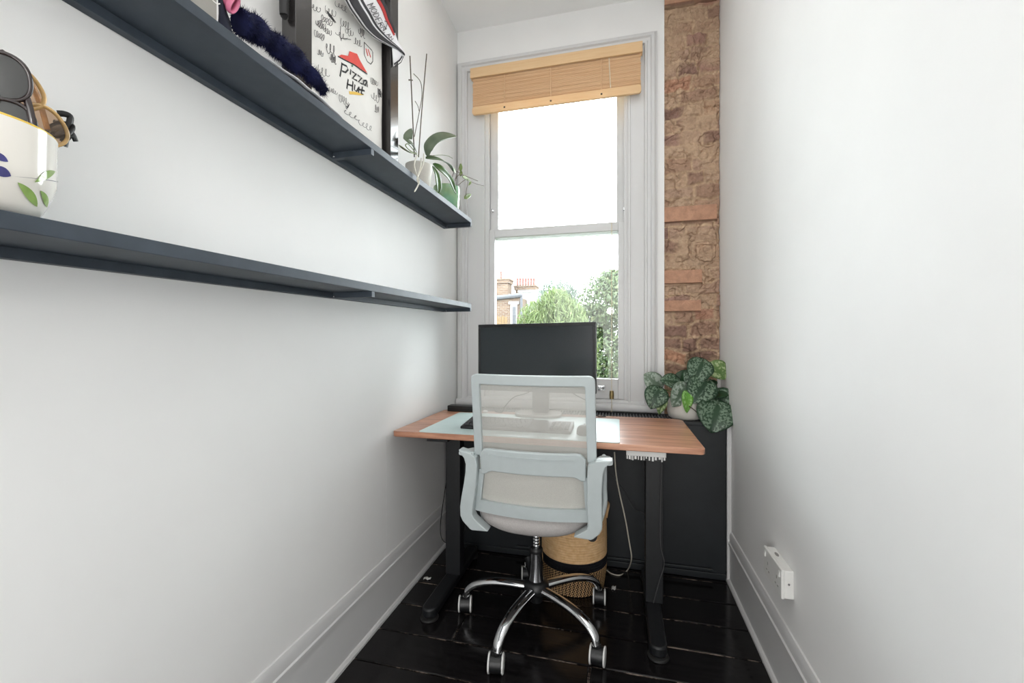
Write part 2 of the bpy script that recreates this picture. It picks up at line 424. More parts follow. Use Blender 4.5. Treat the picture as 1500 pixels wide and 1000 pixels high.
def leaf(path, width, facing, shape='ovate', fold=.18, nu=6):
    """a leaf blade along a list of points, its face towards 'facing'"""
    mb = MB(); n = len(path) - 1; fc = Vector(facing)
    def prof(t):
        if shape == 'heart': return (1 - (1 - t / .34) ** 2.4) ** .6 if t < .34 else max(0, 1 - ((t - .34) / .66) ** 1.9) ** .85
        if shape == 'strap': return min(1, (t / .25) ** .5 * .9 + .1) * (1 - max(0, (t - .6) / .4) ** 2.2) ** .8 if t < 1 else 0
        return math.sin(math.pi * min(1, t ** .75)) ** .8 if 0 < t < 1 else 0
    def f(u, v):
        i = min(n, int(round(v * n))); p = path[i]
        t = (path[min(i + 1, n)] - path[max(i - 1, 0)]).normalized()
        side = t.cross(fc)
        side = side.normalized() if side.length > 1e-4 else Vector((1, 0, 0))
        nn = side.cross(t).normalized()
        w = width * .5 * max(.02, prof(v)); a = (u - .5) * 2
        back = 0
        if shape == 'heart' and v < .22: back = -(abs(a) ** 1.5) * width * .16 * (1 - v / .22)
        return p + side * (a * w) + nn * (abs(a) * fold * w) + t * back
    mb.grid(f, nu, n, uv=True); return mb

# ================================================================== SETTING
XL, XR, YB, YF, ZC = -.985, .545, 2.537, -1.6, 3.14
# floor: separate boards running left to right, with gaps
fb = MB(); edge = []
y = 2.62 - .1735 * 26 + .007; 
ys = [1.94 + .1745 * k for k in range(-21, 5)]
for k in range(len(ys) - 1):
    y0, y1 = ys[k], ys[k + 1]
    cuts = [XL - .05] + ([random.uniform(-.7, .3)] if k % 3 == 1 else []) + [XR + .05]
    if abs(y0 - 1.4165) < .05: cuts = [XL - .05, -.10, XR + .05]
    for a, b in zip(cuts[:-1], cuts[1:]):
        g = .0016
        xs = [a + g, a + g + .006, b - g - .006, b - g]; yy = [y0 + g, y0 + g + .005, (y0 + y1) / 2, y1 - g - .005, y1 - g]
        o = len(fb.v)
        for j, yv in enumerate(yy):
            for i, xv in enumerate(xs):
                rim = i in (0, 3) or j in (0, 4)
                fb.v.append((xv, yv, -.0022 if rim else 0)); edge.append(1.0 if rim else .0)
        for j in range(4):
            for i in range(3): fb.f.append((o + j * 4 + i, o + j * 4 + i + 1, o + j * 4 + i + 5, o + j * 4 + i + 4))
        # sides
        o2 = len(fb.v)
        for (xv, yv) in ((xs[0], yy[0]), (xs[3], yy[0]), (xs[3], yy[4]), (xs[0], yy[4])):
            fb.v += [(xv, yv, -.0022), (xv, yv, -.03)]; edge += [.9, 0]
        for q in range(4): fb.f.append((o2 + 2 * q, o2 + 2 * q + 1, o2 + (2 * q + 3) % 8, o2 + (2 * q + 2) % 8))
fo = struct(obj('floor', fb, 'floor', smooth=0, recalc=False), 'glossy black painted floorboards with worn edges')
at = fo.data.attributes.new('edge', 'FLOAT', 'POINT'); at.data.foreach_set('value', edge)
struct(obj('floor_underside', MB().box(XL - .1, XR + .1, YF - .1, YB + .2, -.08, -.03), 'void'))

struct(obj('wall_left', MB().box(XL - .12, XL, YF, 1.6835, -.03, ZC + .1).box(XL - .12, XL, 1.6850, YB + .25, -.03, ZC + .1).box(XL - .12, XL, 1.6835, 1.6850, -.03, .252).box(XL - .12, XL, 1.6835, 1.6850, .775, ZC + .1).box(XL - .12, XL - .003, 1.6835, 1.6850, .252, .775), 'wall', smooth=0), 'plain white left wall')
struct(obj('wall_right', MB().box(XR, XR + .12, YF, YB + .25, -.03, ZC + .1), 'wall'), 'plain white right wall')
struct(obj('ceiling', MB().box(XL, XR, YF, YB + .25, ZC, ZC + .1), 'ceiling'), 'white ceiling')
wr = MB().box(XL, XR, YF - .1, YF, 0, ZC)
struct(obj('wall_rear', wr, 'wall'))
# window wall round the opening
OX0, OX1, OZ0, OZ1 = -.80, .057, .84, 2.86
wb = MB().box(XL, OX0, YB, YB + .25, -.03, ZC).box(OX1, .254, YB, YB + .25, -.03, ZC).box(OX0, OX1, YB, YB + .25, OZ1, ZC).box(OX0, OX1, YB, YB + .25, -.03, OZ0)
wb.box(.254, XR, YB + .05, YB + .25, -.03, ZC)
wb.box(.5300, XR, YB + .004, YB + .06, .78, 1.07)
struct(obj('wall_back', wb, 'wall', smooth=0), 'white window wall')

# exposed brick pier: a relief of courses, rough faces and mortar
def brick_pier():
    x0, x1, z0, z1 = .254, .5425, .76, ZC
    nx, nz = 110, 940
    xs = np.linspace(x0, x1, nx + 1); zs = np.linspace(z0, z1, nz + 1)
    X, Z = np.meshgrid(xs, zs)
    def vnoise(sc, seed):
        r = np.random.default_rng(seed); g = r.random((260, 260))
        u = (X - x0) * sc + 3; v = (Z - z0) * sc + 5
        i = u.astype(int); j = v.astype(int); fu = u - i; fv = v - j
        fu = fu * fu * (3 - 2 * fu); fv = fv * fv * (3 - 2 * fv)
        i %= 259; j %= 259
        return (g[j, i] * (1 - fu) + g[j, i + 1] * fu) * (1 - fv) + (g[j + 1, i] * (1 - fu) + g[j + 1, i + 1] * fu) * fv
    wob = (vnoise(9, 1) - .5) * .030 + (vnoise(28, 2) - .5) * .014
    Zw = Z + wob * 1.0; Xw = X + (vnoise(12, 3) - .5) * .035
    ch = .0765
    row = np.floor((Zw - z0) / ch).astype(int); fz = ((Zw - z0) / ch) % 1
    r = np.random.default_rng(11); tone = np.zeros_like(X); mort = np.zeros_like(X); hgt = np.zeros_like(X)
    for rw in range(row.min(), row.max() + 1):
        off = r.uniform(-.12, .02); wds = []; a = x0 + off
        m = row == rw
        while a < x1 + .05:
            w = r.choice([.105, .105, .215, .16]); tn = r.random(); hh = r.uniform(-.012, .004)
            sm = False
            inb = m & (Xw >= a) & (Xw < a + w)
            fx = (Xw - a)
            jt = .009
            dist = np.minimum(np.minimum(fx, a + w - Xw), np.minimum(fz, 1 - fz) * ch)
            k = np.clip((dist - .003) / jt, 0, 1)
            tone[inb] = tn; mort[inb] = (1 - k)[inb]
            hgt[inb] = (hh * k - .006 * (1 - k))[inb]
            a += w
    rough = (vnoise(22, 5) - .5) * .016 + (vnoise(60, 6) - .5) * .010 + (vnoise(130, 7) - .5) * .005
    smear = np.clip((vnoise(7, 8) - .5) * 4, 0, 1)
    mort = np.maximum(mort, smear * .75)
    rough = rough * 1.35
    for sc, sd, wd, dp in ((13, 21, .035, .012), (24, 22, .05, .010), (45, 23, .06, .006)):
        crk = np.abs(vnoise(sc, sd) - .5 + (vnoise(70, sd + 9) - .5) * .12)
        gate = np.clip((vnoise(6, sd + 5) - .42) * 6, 0, 1)
        hgt = hgt - dp * np.clip(1 - crk / wd, 0, 1) * gate
    hgt = hgt + rough * (1 - .35 * smear)
    # smooth terracotta closer bricks and the lintel block
    for (za, zb, xa, xb) in ((1.862, 1.945, .254, .53), (1.515, 1.59, .254, .455), (3.075, 3.14, .254, .53), (1.36, 1.42, .254, .45)):
        m = (Z > za) & (Z < zb) & (X < xb)
        hgt[m] = .002 + rough[m] * .15; tone[m] = .98; mort[m] = 0
        e = (Z > za - .012) & (Z <= za) & (X < xb); hgt[e] = -.022
    m = (Z > 3.075); hgt[m] = .02
    Y = YB + .012 - hgt
    mb = MB(); mb.v = [tuple(p) for p in np.stack([X.ravel(), Y.ravel(), Z.ravel()], 1)]
    mb.f = [(j * (nx + 1) + i, j * (nx + 1) + i + 1, (j + 1) * (nx + 1) + i + 1, (j + 1) * (nx + 1) + i) for j in range(nz) for i in range(nx)]
    o = struct(obj('wall_brick', mb, 'brick_pier', smooth=60), 'strip of exposed old brick between the window and the right wall')
    for nm, arr in (('tone', tone), ('mortar', mort)):
        a = o.data.attributes.new(nm, 'FLOAT', 'POINT'); a.data.foreach_set('value', arr.ravel().astype(np.float32))
brick_pier()

# skirtings
prof = [(0, -.002), (.022, -.002), (.022, .010), (.016, .019), (.010, .021), (.010, .186), (.016, .190), (.016, .200), (.011, .204), (.011, .236), (.005, .250), (0, .252)]
struct(obj('baseboard_left', MB().prism([(XL + d_, z_) for d_, z_ in prof], 'y', YF, 2.318), 'trim', smooth=25), 'moulded white skirting board of the left wall')
struct(obj('baseboard_right', MB().prism([(XR - d_, z_) for d_, z_ in prof], 'y', YF, 2.318), 'trim', smooth=25), 'moulded white skirting board of the right wall')
struct(obj('trim_1', MB().box(.524, .5445, 2.300, 2.318, 0, .785), 'trim', bevel=.003), 'white vertical bead where the black cover meets the right wall')

# ================================================================== WINDOW
win = bpy.data.objects.new('window_1', None); COL.objects.link(win); win.location = (-.37, YB, .84); ORG['window_1'] = Vector(win.location)
struct(win, 'tall white sash window with two panes')
# moulded casing: left, right, head
cm = MB(); zo = 2.932
for (xo, sg, xi) in ((-.978, 1, OX0), (.214, -1, OX1)):
    poly = [(xo + sg * .074, YB + .001), (xo + sg * .074, YB - .0152), (xi - sg * .014, YB - .0152), (xi - sg * .012, YB - .024), (xi, YB - .024), (xi, YB + .001)]
    cm.prism(poly, 'z', .80, zo - .074)
zo = 2.932
arch = [(0, .0), (0, .018), (.010, .022), (.014, .032), (.030, .036), (.036, .026), (.050, .024), (.056, .030), (.066, .030), (.070, .016), (.074, .016), (.074, 0)]
vs = []
for d_, b_ in arch:
    vs += [(-.978 + d_, YB - b_, .80), (-.978 + d_, YB - b_, zo - d_), (.214 - d_, YB - b_, zo - d_), (.214 - d_, YB - b_, .80)]
cm.add(vs, [(4 * i + j, 4 * i + j + 1, 4 * i + j + 5, 4 * i + j + 4) for i in range(len(arch) - 1) for j in range(3)])
cm.box(-.978 + .074, .214 - .074, YB - .0152, YB + .001, OZ1 - .002, zo - .074)
obj('casing', cm, 'trim', win, smooth=25)
# box frame lining the opening, with staff and parting beads
fr = MB()
for (xa, xb) in ((OX0 - .001, OX0 + .012), (OX1 - .012, OX1 + .001)):
    fr.box(xa, xb, YB, YB + .20, OZ0, OZ1)
for (xa, xb) in ((OX0, OX0 + .022), (OX1 - .022, OX1)):
    fr.box(xa, xb, YB + .002, YB + .014, OZ0, OZ1)
fr.box(OX0, OX1, YB, YB + .20, OZ1 - .012, OZ1); fr.box(OX0, OX1, YB, YB + .22, OZ0 - .01, OZ0 + .012)
obj('frame', fr, 'trim', win, smooth=0, bevel=.002)
sill = MB()
sp_ = [(2.545, .789), (2.498, .789), (2.490, .795), (2.487, .806), (2.488, .820), (2.494, .830), (2.504, .834), (2.545, .834)]
sill.prism(sp_, 'x', XL + .008, .222)
sill.prism([(2.545, .834), (2.512, .834), (2.512, .842), (2.518, .848), (2.545, .850)], 'x', XL + .02, .17)
obj('sill', sill, 'trim', win, smooth=30)
def sash(name, y0, y1, z0, z1, st, top, bot, x0, x1):
    m = MB()
    m.box(x0, x0 + st, y0, y1, z0, z1).box(x1 - st, x1, y0, y1, z0, z1).box(x0 + st, x1 - st, y0, y1, z0, z0 + bot).box(x0 + st, x1 - st, y0, y1, z1 - top, z1)
    o = obj(name, m, 'trim', win, smooth=0, bevel=.003)
    g = MB().box(x0 + st - .004, x1 - st + .004, (y0 + y1) / 2 - .002, (y0 + y1) / 2 + .002, z0 + bot - .004, z1 - top + .004)
    obj('glass_pane', g, 'glass', o, smooth=0, label='clear window glass')
    return o
lo = sash('lower_sash', 2.553, 2.595, .853, 1.884, .042, .050, .116, OX0 + .013, OX1 - .013)
up = sash('upper_sash', 2.602, 2.644, 1.828, 2.848, .052, .060, .052, OX0 + .013, OX1 - .013)
hn = MB()
for xx in (OX0 + .013, OX1 - .013 - .040):
    hn.prism([(xx, 1.83), (xx + .04, 1.83), (xx + .034, 1.80), (xx + .014, 1.79), (xx, 1.80)], 'y', 2.603, 2.643)
obj('sash_horn', hn, 'trim', up, smooth=30)
for (xx, zz) in ((-.786, 2.012), (.042, 1.965)):
    obj('sash_stop', MB().lathe([(.008, 0), (.008, -.006), (.004, -.008), (.004, -.02), (.007, -.024), (0, -.026)], (xx + (.018 if xx < 0 else -.006), 2.60, zz), 12, 'y'), 'chrome', up, label='small chrome sash stop')
lf = MB()
lift_c = WY(881, 568, 2.545)
lf.box(lift_c.x - .020, lift_c.x + .020, 2.547, 2.5535, lift_c.z - .014, lift_c.z + .014)
lf.tube(smooth_path([(lift_c.x - .018, 2.549, lift_c.z + .004), (lift_c.x - .012, 2.528, lift_c.z + .000), (lift_c.x, 2.520, lift_c.z - .006), (lift_c.x + .012, 2.528, lift_c.z), (lift_c.x + .018, 2.549, lift_c.z + .004)]), .006, 8)
obj('sash_lift', lf, 'chrome', lo, label='chrome sash lift')

# ================================================================== BLIND
bl = thing('roman_blind', (-.37, 2.49, 2.57), 'woven bamboo blind, mostly raised, across the window top', 'blind')
vb = MB().box(-.874, .133, 2.462, 2.474, 2.792, 2.852)
vb.box(-.874, -.862, 2.474, 2.504, 2.792, 2.852).box(.121, .133, 2.474, 2.504, 2.792, 2.852)
vb.box(-.862, .121, 2.474, 2.504, 2.838, 2.852)
obj('valance', vb, 'pale_pine', bl, smooth=0, bevel=.0025, label='pale pine valance board')
sl = MB(); nslat = 38
for k in range(nslat):
    z0 = 2.615 + k * (2.835 - 2.615) / nslat; dz = (2.835 - 2.615) / nslat
    yo = 2.480 + .0012 * math.sin(k * 1.7) + (.0012 if k % 9 == 0 else 0) + random.uniform(-.0006, .0006)
    sl.prism([(yo, z0), (yo - .0022, z0 + dz * .4), (yo, z0 + dz * .80), (yo + .004, z0 + dz * .86), (yo + .004, z0)], 'x', -.862 + random.uniform(-.002, .002), .124 + random.uniform(-.002, .002))
obj('slat_panel', sl, 'bamboo', bl, smooth=0)
# folded back layers of the raised blind
for k in range(3):
    obj('folded_layer', MB().box(-.86, .122, 2.4865 + k * .005, 2.4895 + k * .005, 2.624 + k * .006, 2.832), 'bamboo', bl, smooth=0)
br_ = MB()
def rr(x0, x1, z0, z1, r, n=5):
    out = []
    for cx, cz, a in ((x1 - r, z1 - r, 0), (x0 + r, z1 - r, 90), (x0 + r, z0 + r, 180), (x1 - r, z0 + r, 270)):
        for i in range(n + 1):
            an = math.radians(a + 90 * i / n); out.append((cx + r * math.cos(an), cz + r * math.sin(an)))
    return out
br_.prism(rr(-.864, .126, 2.572, 2.618, .014), 'y', 2.472, 2.488)
obj('bottom_rail', br_, 'pale_pine', bl, smooth=30, label='pale pine bottom rail')
for xx in (-.66, -.38, -.09):
    obj('lift_cord', MB().tube([(xx, 2.4735, 2.595), (xx, 2.4765, 2.70), (xx, 2.4765, 2.79)], .0024, 6), 'bamboo', bl)
    obj('cord_knot', MB().lathe([(0, -.005), (.005, -.003), (.005, .003), (0, .005)], (xx, 2.4715, 2.592), 10), 'twig', bl)
cx_ = WY(896, 578, 2.475)
cd = obj('pull_cord', MB().tube([(cx_.x - .015, 2.478, 2.80), (cx_.x, 2.475, 2.5), (cx_.x, 2.475, .865), (cx_.x, 2.478, .79)], .0024, 6), 'cord', bl)
obj('cord_weight', MB().lathe([(0, -.024), (.012, -.023), (.013, .0), (.011, .022), (0, .024)], (cx_.x, 2.475, cx_.z), 14), 'brass', cd, label='small brass coloured cord weight')

# ================================================================== RADIATOR COVER
rc = thing('radiator_cover', (-.22, 2.43, 0), 'black painted radiator cover with slotted top grille under the window', 'radiator cover')
obj('front_panel', MB().box(XL + .013, .5235, 2.318, 2.334, .012, .765), 'black_paint', rc, smooth=0, bevel=.002)
obj('ledge_strip', MB().box(-.55, .462, 2.304, 2.318, .040, .056).box(XL + .03, .522, 2.310, 2.318, .002, .034), 'black_paint', rc, smooth=0, bevel=.003)
tp = MB().box(XL + .004, .540, 2.316, 2.345, .765, .783).box(XL + .004, .540, 2.50, 2.535, .765, .783)
obj('top_rail', tp, 'black_paint', rc, smooth=0, bevel=.002)
gr = MB(); x = XL + .01
while x < .53:
    gr.box(x, x + .0075, 2.345, 2.50, .772, .7825); x += .0165
gr.box(XL + .004, .540, 2.42, 2.428, .769, .7815)
obj('grille', gr, 'steel', rc, smooth=0, label='dark grey slotted grille')
M['grille_paint'] = plain('grey_black_grille', (84, 86, 90), .4)
rc.children[-1].data.materials[0] = M['grille_paint'] if rc.children[-1].name.startswith('grille') else rc.children[-1].data.materials[0]
for ch in rc.children:
    if ch.name.startswith('grille'): ch.data.materials[0] = M['grille_paint']
obj('inner_back', MB().box(XL + .013, .5235, 2.345, 2.53, .01, .70), 'void', rc, smooth=0)

# ================================================================== DESK
dk = thing('standing_desk', (-.325, 2.0, 0), 'walnut topped desk on black legs against the window', 'desk')
DX0, DX1, DY0, DY1, DZ = -.9655, .3145, 1.695, 2.303, .797
dt = MB()
pl_ = []
for (cx, cy, r, a) in ((DX1 - .02, DY0 + .02, .02, 270), (DX1 - .045, DY1 - .045, .045, 0), (DX0 + .03, DY1 - .03, .03, 90), (DX0 + .022, DY0 + .022, .022, 180)):
    for i in range(7):
        an = math.radians(a + 15 * i); pl_.append((cx + r * math.cos(an), cy + r * math.sin(an)))
dt.prism(pl_, 'z', DZ - .024, DZ)
obj('tabletop', dt, 'wood', dk, smooth=30, bevel=.003)
uf = MB().box(-.80, .165, 1.965, 2.005, .735, .7725).box(-.83, -.73, 1.76, 2.24, .745, .7725).box(.10, .20, 1.80, 2.24, .745, .7725)
obj('underframe', uf, 'black_metal', dk, smooth=0, bevel=.002)
for (x0, x1) in ((-.822, -.745), (.127, .182)):
    xm = (x0 + x1) / 2
    c = obj('leg', MB().box(xm - .0375, xm + .0375, 1.955, 2.015, .050, .745), 'black_metal', dk, smooth=0, bevel=.004)
    fx = xm - (.004 if xm < 0 else .006)
    ft = MB(); pts = []
    for i in range(13):
        an = math.radians(180 + 180 * i / 12); pts.append((fx + .033 * math.cos(an), 1.705 + .033 * math.sin(an)))
    pts += [(fx + .033, 2.25), (fx + .02, 2.265), (fx - .02, 2.265), (fx - .033, 2.25)]
    ft.prism(pts, 'z', .012, .052)
    fo_ = obj('foot', ft, 'black_metal', dk, smooth=30, bevel=.008)
    for yy in (1.700, 2.235):
        obj('foot_pad', MB().lathe([(.0, .0005), (.038, .0005), (.040, .004), (.038, .010), (.02, .013), (0, .013)], (fx, yy, 0), 24), 'black_rubber', fo_)
tr = MB(); tr.box(.032, .182, 1.745, 1.80, .742, .7725)
cb = obj('control_box', tr, 'white_plastic', dk, smooth=0, bevel=.002, label='small white box under the right end')
jag = MB(); random.seed(3)
x = .034
while x < .178:
    w = random.uniform(.003, .009); jag.box(x, min(.181, x + w), 1.7435, 1.7448, .735 - random.uniform(0, .010), .7425); x += w + random.uniform(.001, .007)
obj('ragged_edge', jag, 'white_plastic', cb, smooth=0)
jag2 = MB().box(.030, .184, 1.746, 1.80, .727, .742)
obj('dark_base', jag2, 'black_plastic', cb, smooth=0)

# desk mat
mp_ = []
for (cx, cy, a) in ((-.006 - .0, 1.717, 270), (-.006, 2.195, 0), (-.85 + .02, 2.195, 90), (-.85 + .02, 1.717, 180)):
    for i in range(6):
        an = math.radians(a + 18 * i); mp_.append((cx + .014 * math.cos(an), cy + .014 * math.sin(an)))
tag(obj('desk_mat', MB().prism(mp_, 'z', DZ + .0003, DZ + .0035), 'mat', origin=(-.42, 1.96, DZ), smooth=30, bevel=.001), 'large pale mint desk mat lying on the walnut desktop', 'desk mat')
MZ = DZ + .0038

# keyboard
kb = thing('keyboard', (-.435, 1.875, MZ), 'black full size keyboard on the mint mat, seen through the chair back', 'keyboard')
def kz(y): return MZ + .012 + (y - 1.80) * .10
kc = MB(); kx0, kx1, ky0, ky1 = -.685, -.192, 1.798, 1.952
kc.prism([(ky0, MZ), (ky1, MZ), (ky1, kz(ky1)), (ky0, kz(ky0))], 'x', kx0, kx1)
obj('case', kc, 'black_plastic', kb, smooth=0, bevel=.004)
M['key'] = plain('grey_black_keycap', (46, 47, 50), .45)
kw = .0193; kproto = {}
def key(xc, yc, w):
    t = round(w, 4)
    z = kz(yc)
    if t not in kproto:
        m = MB(); a, b = w / 2 - .001, .0085
        m.add([(-a, -b, 0), (a, -b, 0), (a, b, 0), (-a, b, 0), (-a + .002, -b + .002, .007), (a - .002, -b + .002, .007), (a - .002, b - .002, .007), (-a + .002, b - .002, .007)],
              [(0, 3, 2, 1), (4, 5, 6, 7), (0, 1, 5, 4), (1, 2, 6, 5), (2, 3, 7, 6), (3, 0, 4, 7)])
        me = bpy.data.meshes.new('key'); me.from_pydata(m.v, [], m.f); me.materials.append(M['key']); kproto[t] = me
    o = bpy.data.objects.new('key', kproto[t]); COL.objects.link(o); o.parent = kb
    o.location = Vector((xc, yc, z + .0002)) - ORG[kb.name]; o.rotation_euler = (math.atan(.10), 0, 0)
rows = [(1.934, [(1, 13)]), (1.909, None), (1.888, None), (1.867, None), (1.846, None), (1.824, None)]
specs = [[1] * 13, [1] * 13 + [1.9], [1.4] + [1] * 12 + [1.5], [1.7] + [1] * 11 + [2.2], [1.3] + [1] * 11 + [2.6], [1.3, 1.2, 1.2, 6, 1.2, 1.2, 1.4, 1.4]]
nkeys = 0
for (yc, _), sp in zip(rows, specs):
    tot = sum(sp); u = .300 / tot; xx = kx0 + .010
    for w in sp:
        key(xx + w * u / 2, yc, w * u); xx += w * u; nkeys += 1
npx = kx1 - .010 - 4 * .0215
for (yc, _) in rows[1:]:
    for q in range(4):
        if nkeys < 96: key(npx + (q + .5) * .0215, yc, .0205); nkeys += 1

# mouse
ms = thing('computer_mouse', (-.140, 1.83, MZ), 'dark mouse on the mint mat to the right of the keyboard', 'mouse')
mm = MB()
def mfn(u, v):
    a = 2 * math.pi * u; ph = v * math.pi / 2
    r = math.cos(ph) ** .7 if v < 1 else 0
    return Vector((-.140 + .031 * r * math.cos(a), 1.835 + .055 * r * math.sin(a), MZ + .0002 + .036 * math.sin(ph) ** .8 * (1 - .15 * r * math.sin(a)) if v > 0 else MZ + .0002))
mm.grid(mfn, 28, 10); obj('shell', mm, 'key', ms, smooth=60, recalc=True)
obj('scroll_wheel', MB().lathe([(.0, -.004), (.009, -.003), (.009, .003), (0, .004)], (-.140, 1.866, MZ + .027), 16, 'x'), 'black_rubber', ms)

# monitor
mo = thing('monitor', (-.395, 2.19, DZ), 'wide black monitor standing on the desk in front of the window', 'monitor')
# screen panel: slightly turned, its right side a little nearer
ML, MR = WY(700.5, 530, 2.175), WY(872.5, 530, 2.09)
ex = Vector((MR.x - ML.x, MR.y - ML.y, 0)); mw = ex.length; ex.normalize(); ey = Vector((-ex.y, ex.x, 0))
z0m = .930; z1m = 1.279; roll = .006
def mpt(a, b, c): # a along width 0..mw, b depth, z
    return Vector((ML.x, ML.y, 0)) + ex * a + ey * b + Vector((0, 0, c + roll * (a / mw)))
def mbox(mb, a0, a1, b0, b1, c0, c1):
    P = [mpt(a, b, c) for c in (c0, c1) for (a, b) in ((a0, b0), (a1, b0), (a1, b1), (a0, b1))]
    mb.add(P, [(0, 3, 2, 1), (4, 5, 6, 7), (0, 1, 5, 4), (1, 2, 6, 5), (2, 3, 7, 6), (3, 0, 4, 7)]); return mb
bz = MB(); t_ = .017
mbox(bz, 0, mw, .0, .030, z1m - t_, z1m); mbox(bz, 0, mw, 0, .030, z0m, z0m + .022)
mbox(bz, 0, t_ * .8, 0, .030, z0m + .022, z1m - t_); mbox(bz, mw - t_ * .8, mw, 0, .030, z0m + .022, z1m - t_)
obj('bezel', bz, 'black_plastic', mo, smooth=0, bevel=.002)
obj('screen', mbox(MB(), t_ * .8 - .001, mw - t_ * .8 + .001, .004, .012, z0m + .021, z1m - t_ + .001), 'screen', mo, smooth=0, label='switched off dark screen')
hb = mbox(MB(), .02, mw - .02, .012, .036, z0m + .01, z1m - .02); mbox(hb, mw * .25, mw * .75, .036, .06, z0m + .08, z1m - .07)
obj('rear_housing', hb, 'black_plastic', mo, smooth=0, bevel=.006)
nc = Vector((-.392, 2.215, 0))
obj('neck', MB().prism(rr(nc.x - .043, nc.x + .043, DZ + .02, 1.12, .01), 'y', 2.196, 2.226), 'stand_plastic', mo, smooth=30, bevel=.003)
bs = []
for i in range(40):
    an = 2 * math.pi * i / 40; ca, sa = math.cos(an), math.sin(an); e = .55
    bs.append((nc.x - .012 + .122 * math.copysign(abs(ca) ** e, ca), 2.215 + .080 * math.copysign(abs(sa) ** e, sa)))
obj('stand_base', MB().prism(bs, 'z', DZ + .004, DZ + .019), 'stand_base', mo, smooth=30, bevel=.005, label='smooth grey stand base')

# slim black box at the back left of the desk
sb = thing('slim_box', (-.86, 2.255, DZ), 'slim black box lying at the back left corner of the desk', 'box')
obj('casing', MB().box(-.928, -.755, 2.235, 2.295, DZ + .0005, DZ + .033), 'black_plastic', sb, smooth=0, bevel=.004)
obj('front_seam', MB().box(-.925, -.758, 2.2335, 2.236, DZ + .014, DZ + .0155), 'void', sb, smooth=0)
tag(obj('pebble', MB().lathe([(0, 0), (.014, .002), (.016, .008), (.010, .014), (0, .016)], (-.705, 2.235, DZ + .0004), 14), 'white_plastic', origin=(-.705, 2.235, DZ)), 'tiny white trinket on the desk behind the mint mat', 'trinket')
# monitor leads behind the stand
def cable(name, pts, r, mat, label, cat='cable', n=8):
    o = obj(name, MB().tube(smooth_path(pts, 8), r, n), mat, origin=pts[0], smooth=60); return tag(o, label, cat)
cable('monitor_lead', [(-.34, 2.235, 1.02), (-.46, 2.26, .92), (-.55, 2.275, .885), (-.60, 2.27, .835), (-.62, 2.265, .8005), (-.66, 2.275, .8005)], .0026, 'cable_grey', 'thin dark lead drooping behind the left of the monitor stand')
cable('power_lead', [(-.33, 2.24, .99), (-.22, 2.265, .91), (-.15, 2.275, .87), (-.125, 2.27, .82), (-.10, 2.265, .8005), (-.06, 2.27, .8005)], .0026, 'cable_grey', 'thin dark lead drooping behind the right of the monitor stand')

# ================================================================== CHAIR
ch = thing('office_chair', (-.335, 1.78, 0), 'pale grey mesh backed swivel chair on chrome five star base at the desk', 'chair')
XC = -.312
def BY(x, z, off=0):  # the back's surface, leaning back, bowed round the sitter
    return 1.585 - .18 * (z - .5) + .038 * ((x - XC) / .23) ** 2 + off
def BP(x, z, off=0): return Vector((x, BY(x, z, off), z))
def arcp(cx, cz, r, a0, a1, n=6): return [(cx + r * math.cos(math.radians(a0 + (a1 - a0) * i / n)), cz + r * math.sin(math.radians(a0 + (a1 - a0) * i / n))) for i in range(n + 1)]
def lerp(a, b, n): return [(a[0] + (b[0] - a[0]) * i / n, a[1] + (b[1] - a[1]) * i / n) for i in range(n + 1)]
fT = 1.071; fL0, fR0 = -.538, -.078
outer = lerp((fL0 - .004, .752), (fL0, fT - .022), 6) + arcp(fL0 + .022, fT - .022, .022, 180, 90, 4)[1:] + lerp((fL0 + .022, fT), (fR0 - .022, fT), 14)[1:] + arcp(fR0 - .022, fT - .022, .022, 90, 0, 4)[1:] + lerp((fR0, fT - .022), (fR0 + .003, .752), 6)[1:]
inner = lerp((fL0 + .030, .752), (fL0 + .034, fT - .046), 6) + arcp(fL0 + .034 + .008, fT - .046, .008, 180, 90, 4)[1:] + lerp((fL0 + .042, fT - .038), (fR0 - .042, fT - .038), 14)[1:] + arcp(fR0 - .042, fT - .046, .008, 90, 0, 4)[1:] + lerp((fR0 - .034, fT - .046), (fR0 - .030, .752), 6)[1:]
bf = MB().ring_strip([BP(*p) for p in outer], [BP(*p) for p in inner], (0, .026, 0))
bfo = obj('backrest_frame', bf, 'chair_plastic', ch, smooth=50, bevel=.004)
mp2 = MB(); mx0, mx1, mz0, mz1 = fL0 + .026, fR0 - .026, .70, fT - .032
sp_t, w_t = .0013, .00050
k = 0; z = mz0
while z < mz1:      # weft threads
    zz = z; mp2.grid(lambda u, v: BP(mx0 + (mx1 - mx0) * u, zz + w_t * v, .018), 20, 1); z += sp_t
x = mx0
while x < mx1:      # warp threads
    xx = x; mp2.grid(lambda u, v: BP(xx + w_t * u, mz0 + (mz1 - mz0) * v, .0182), 1, 6); x += sp_t
obj('mesh_panel', mp2, 'mesh', ch, smooth=0, label='see-through pale grey mesh', recalc=False)
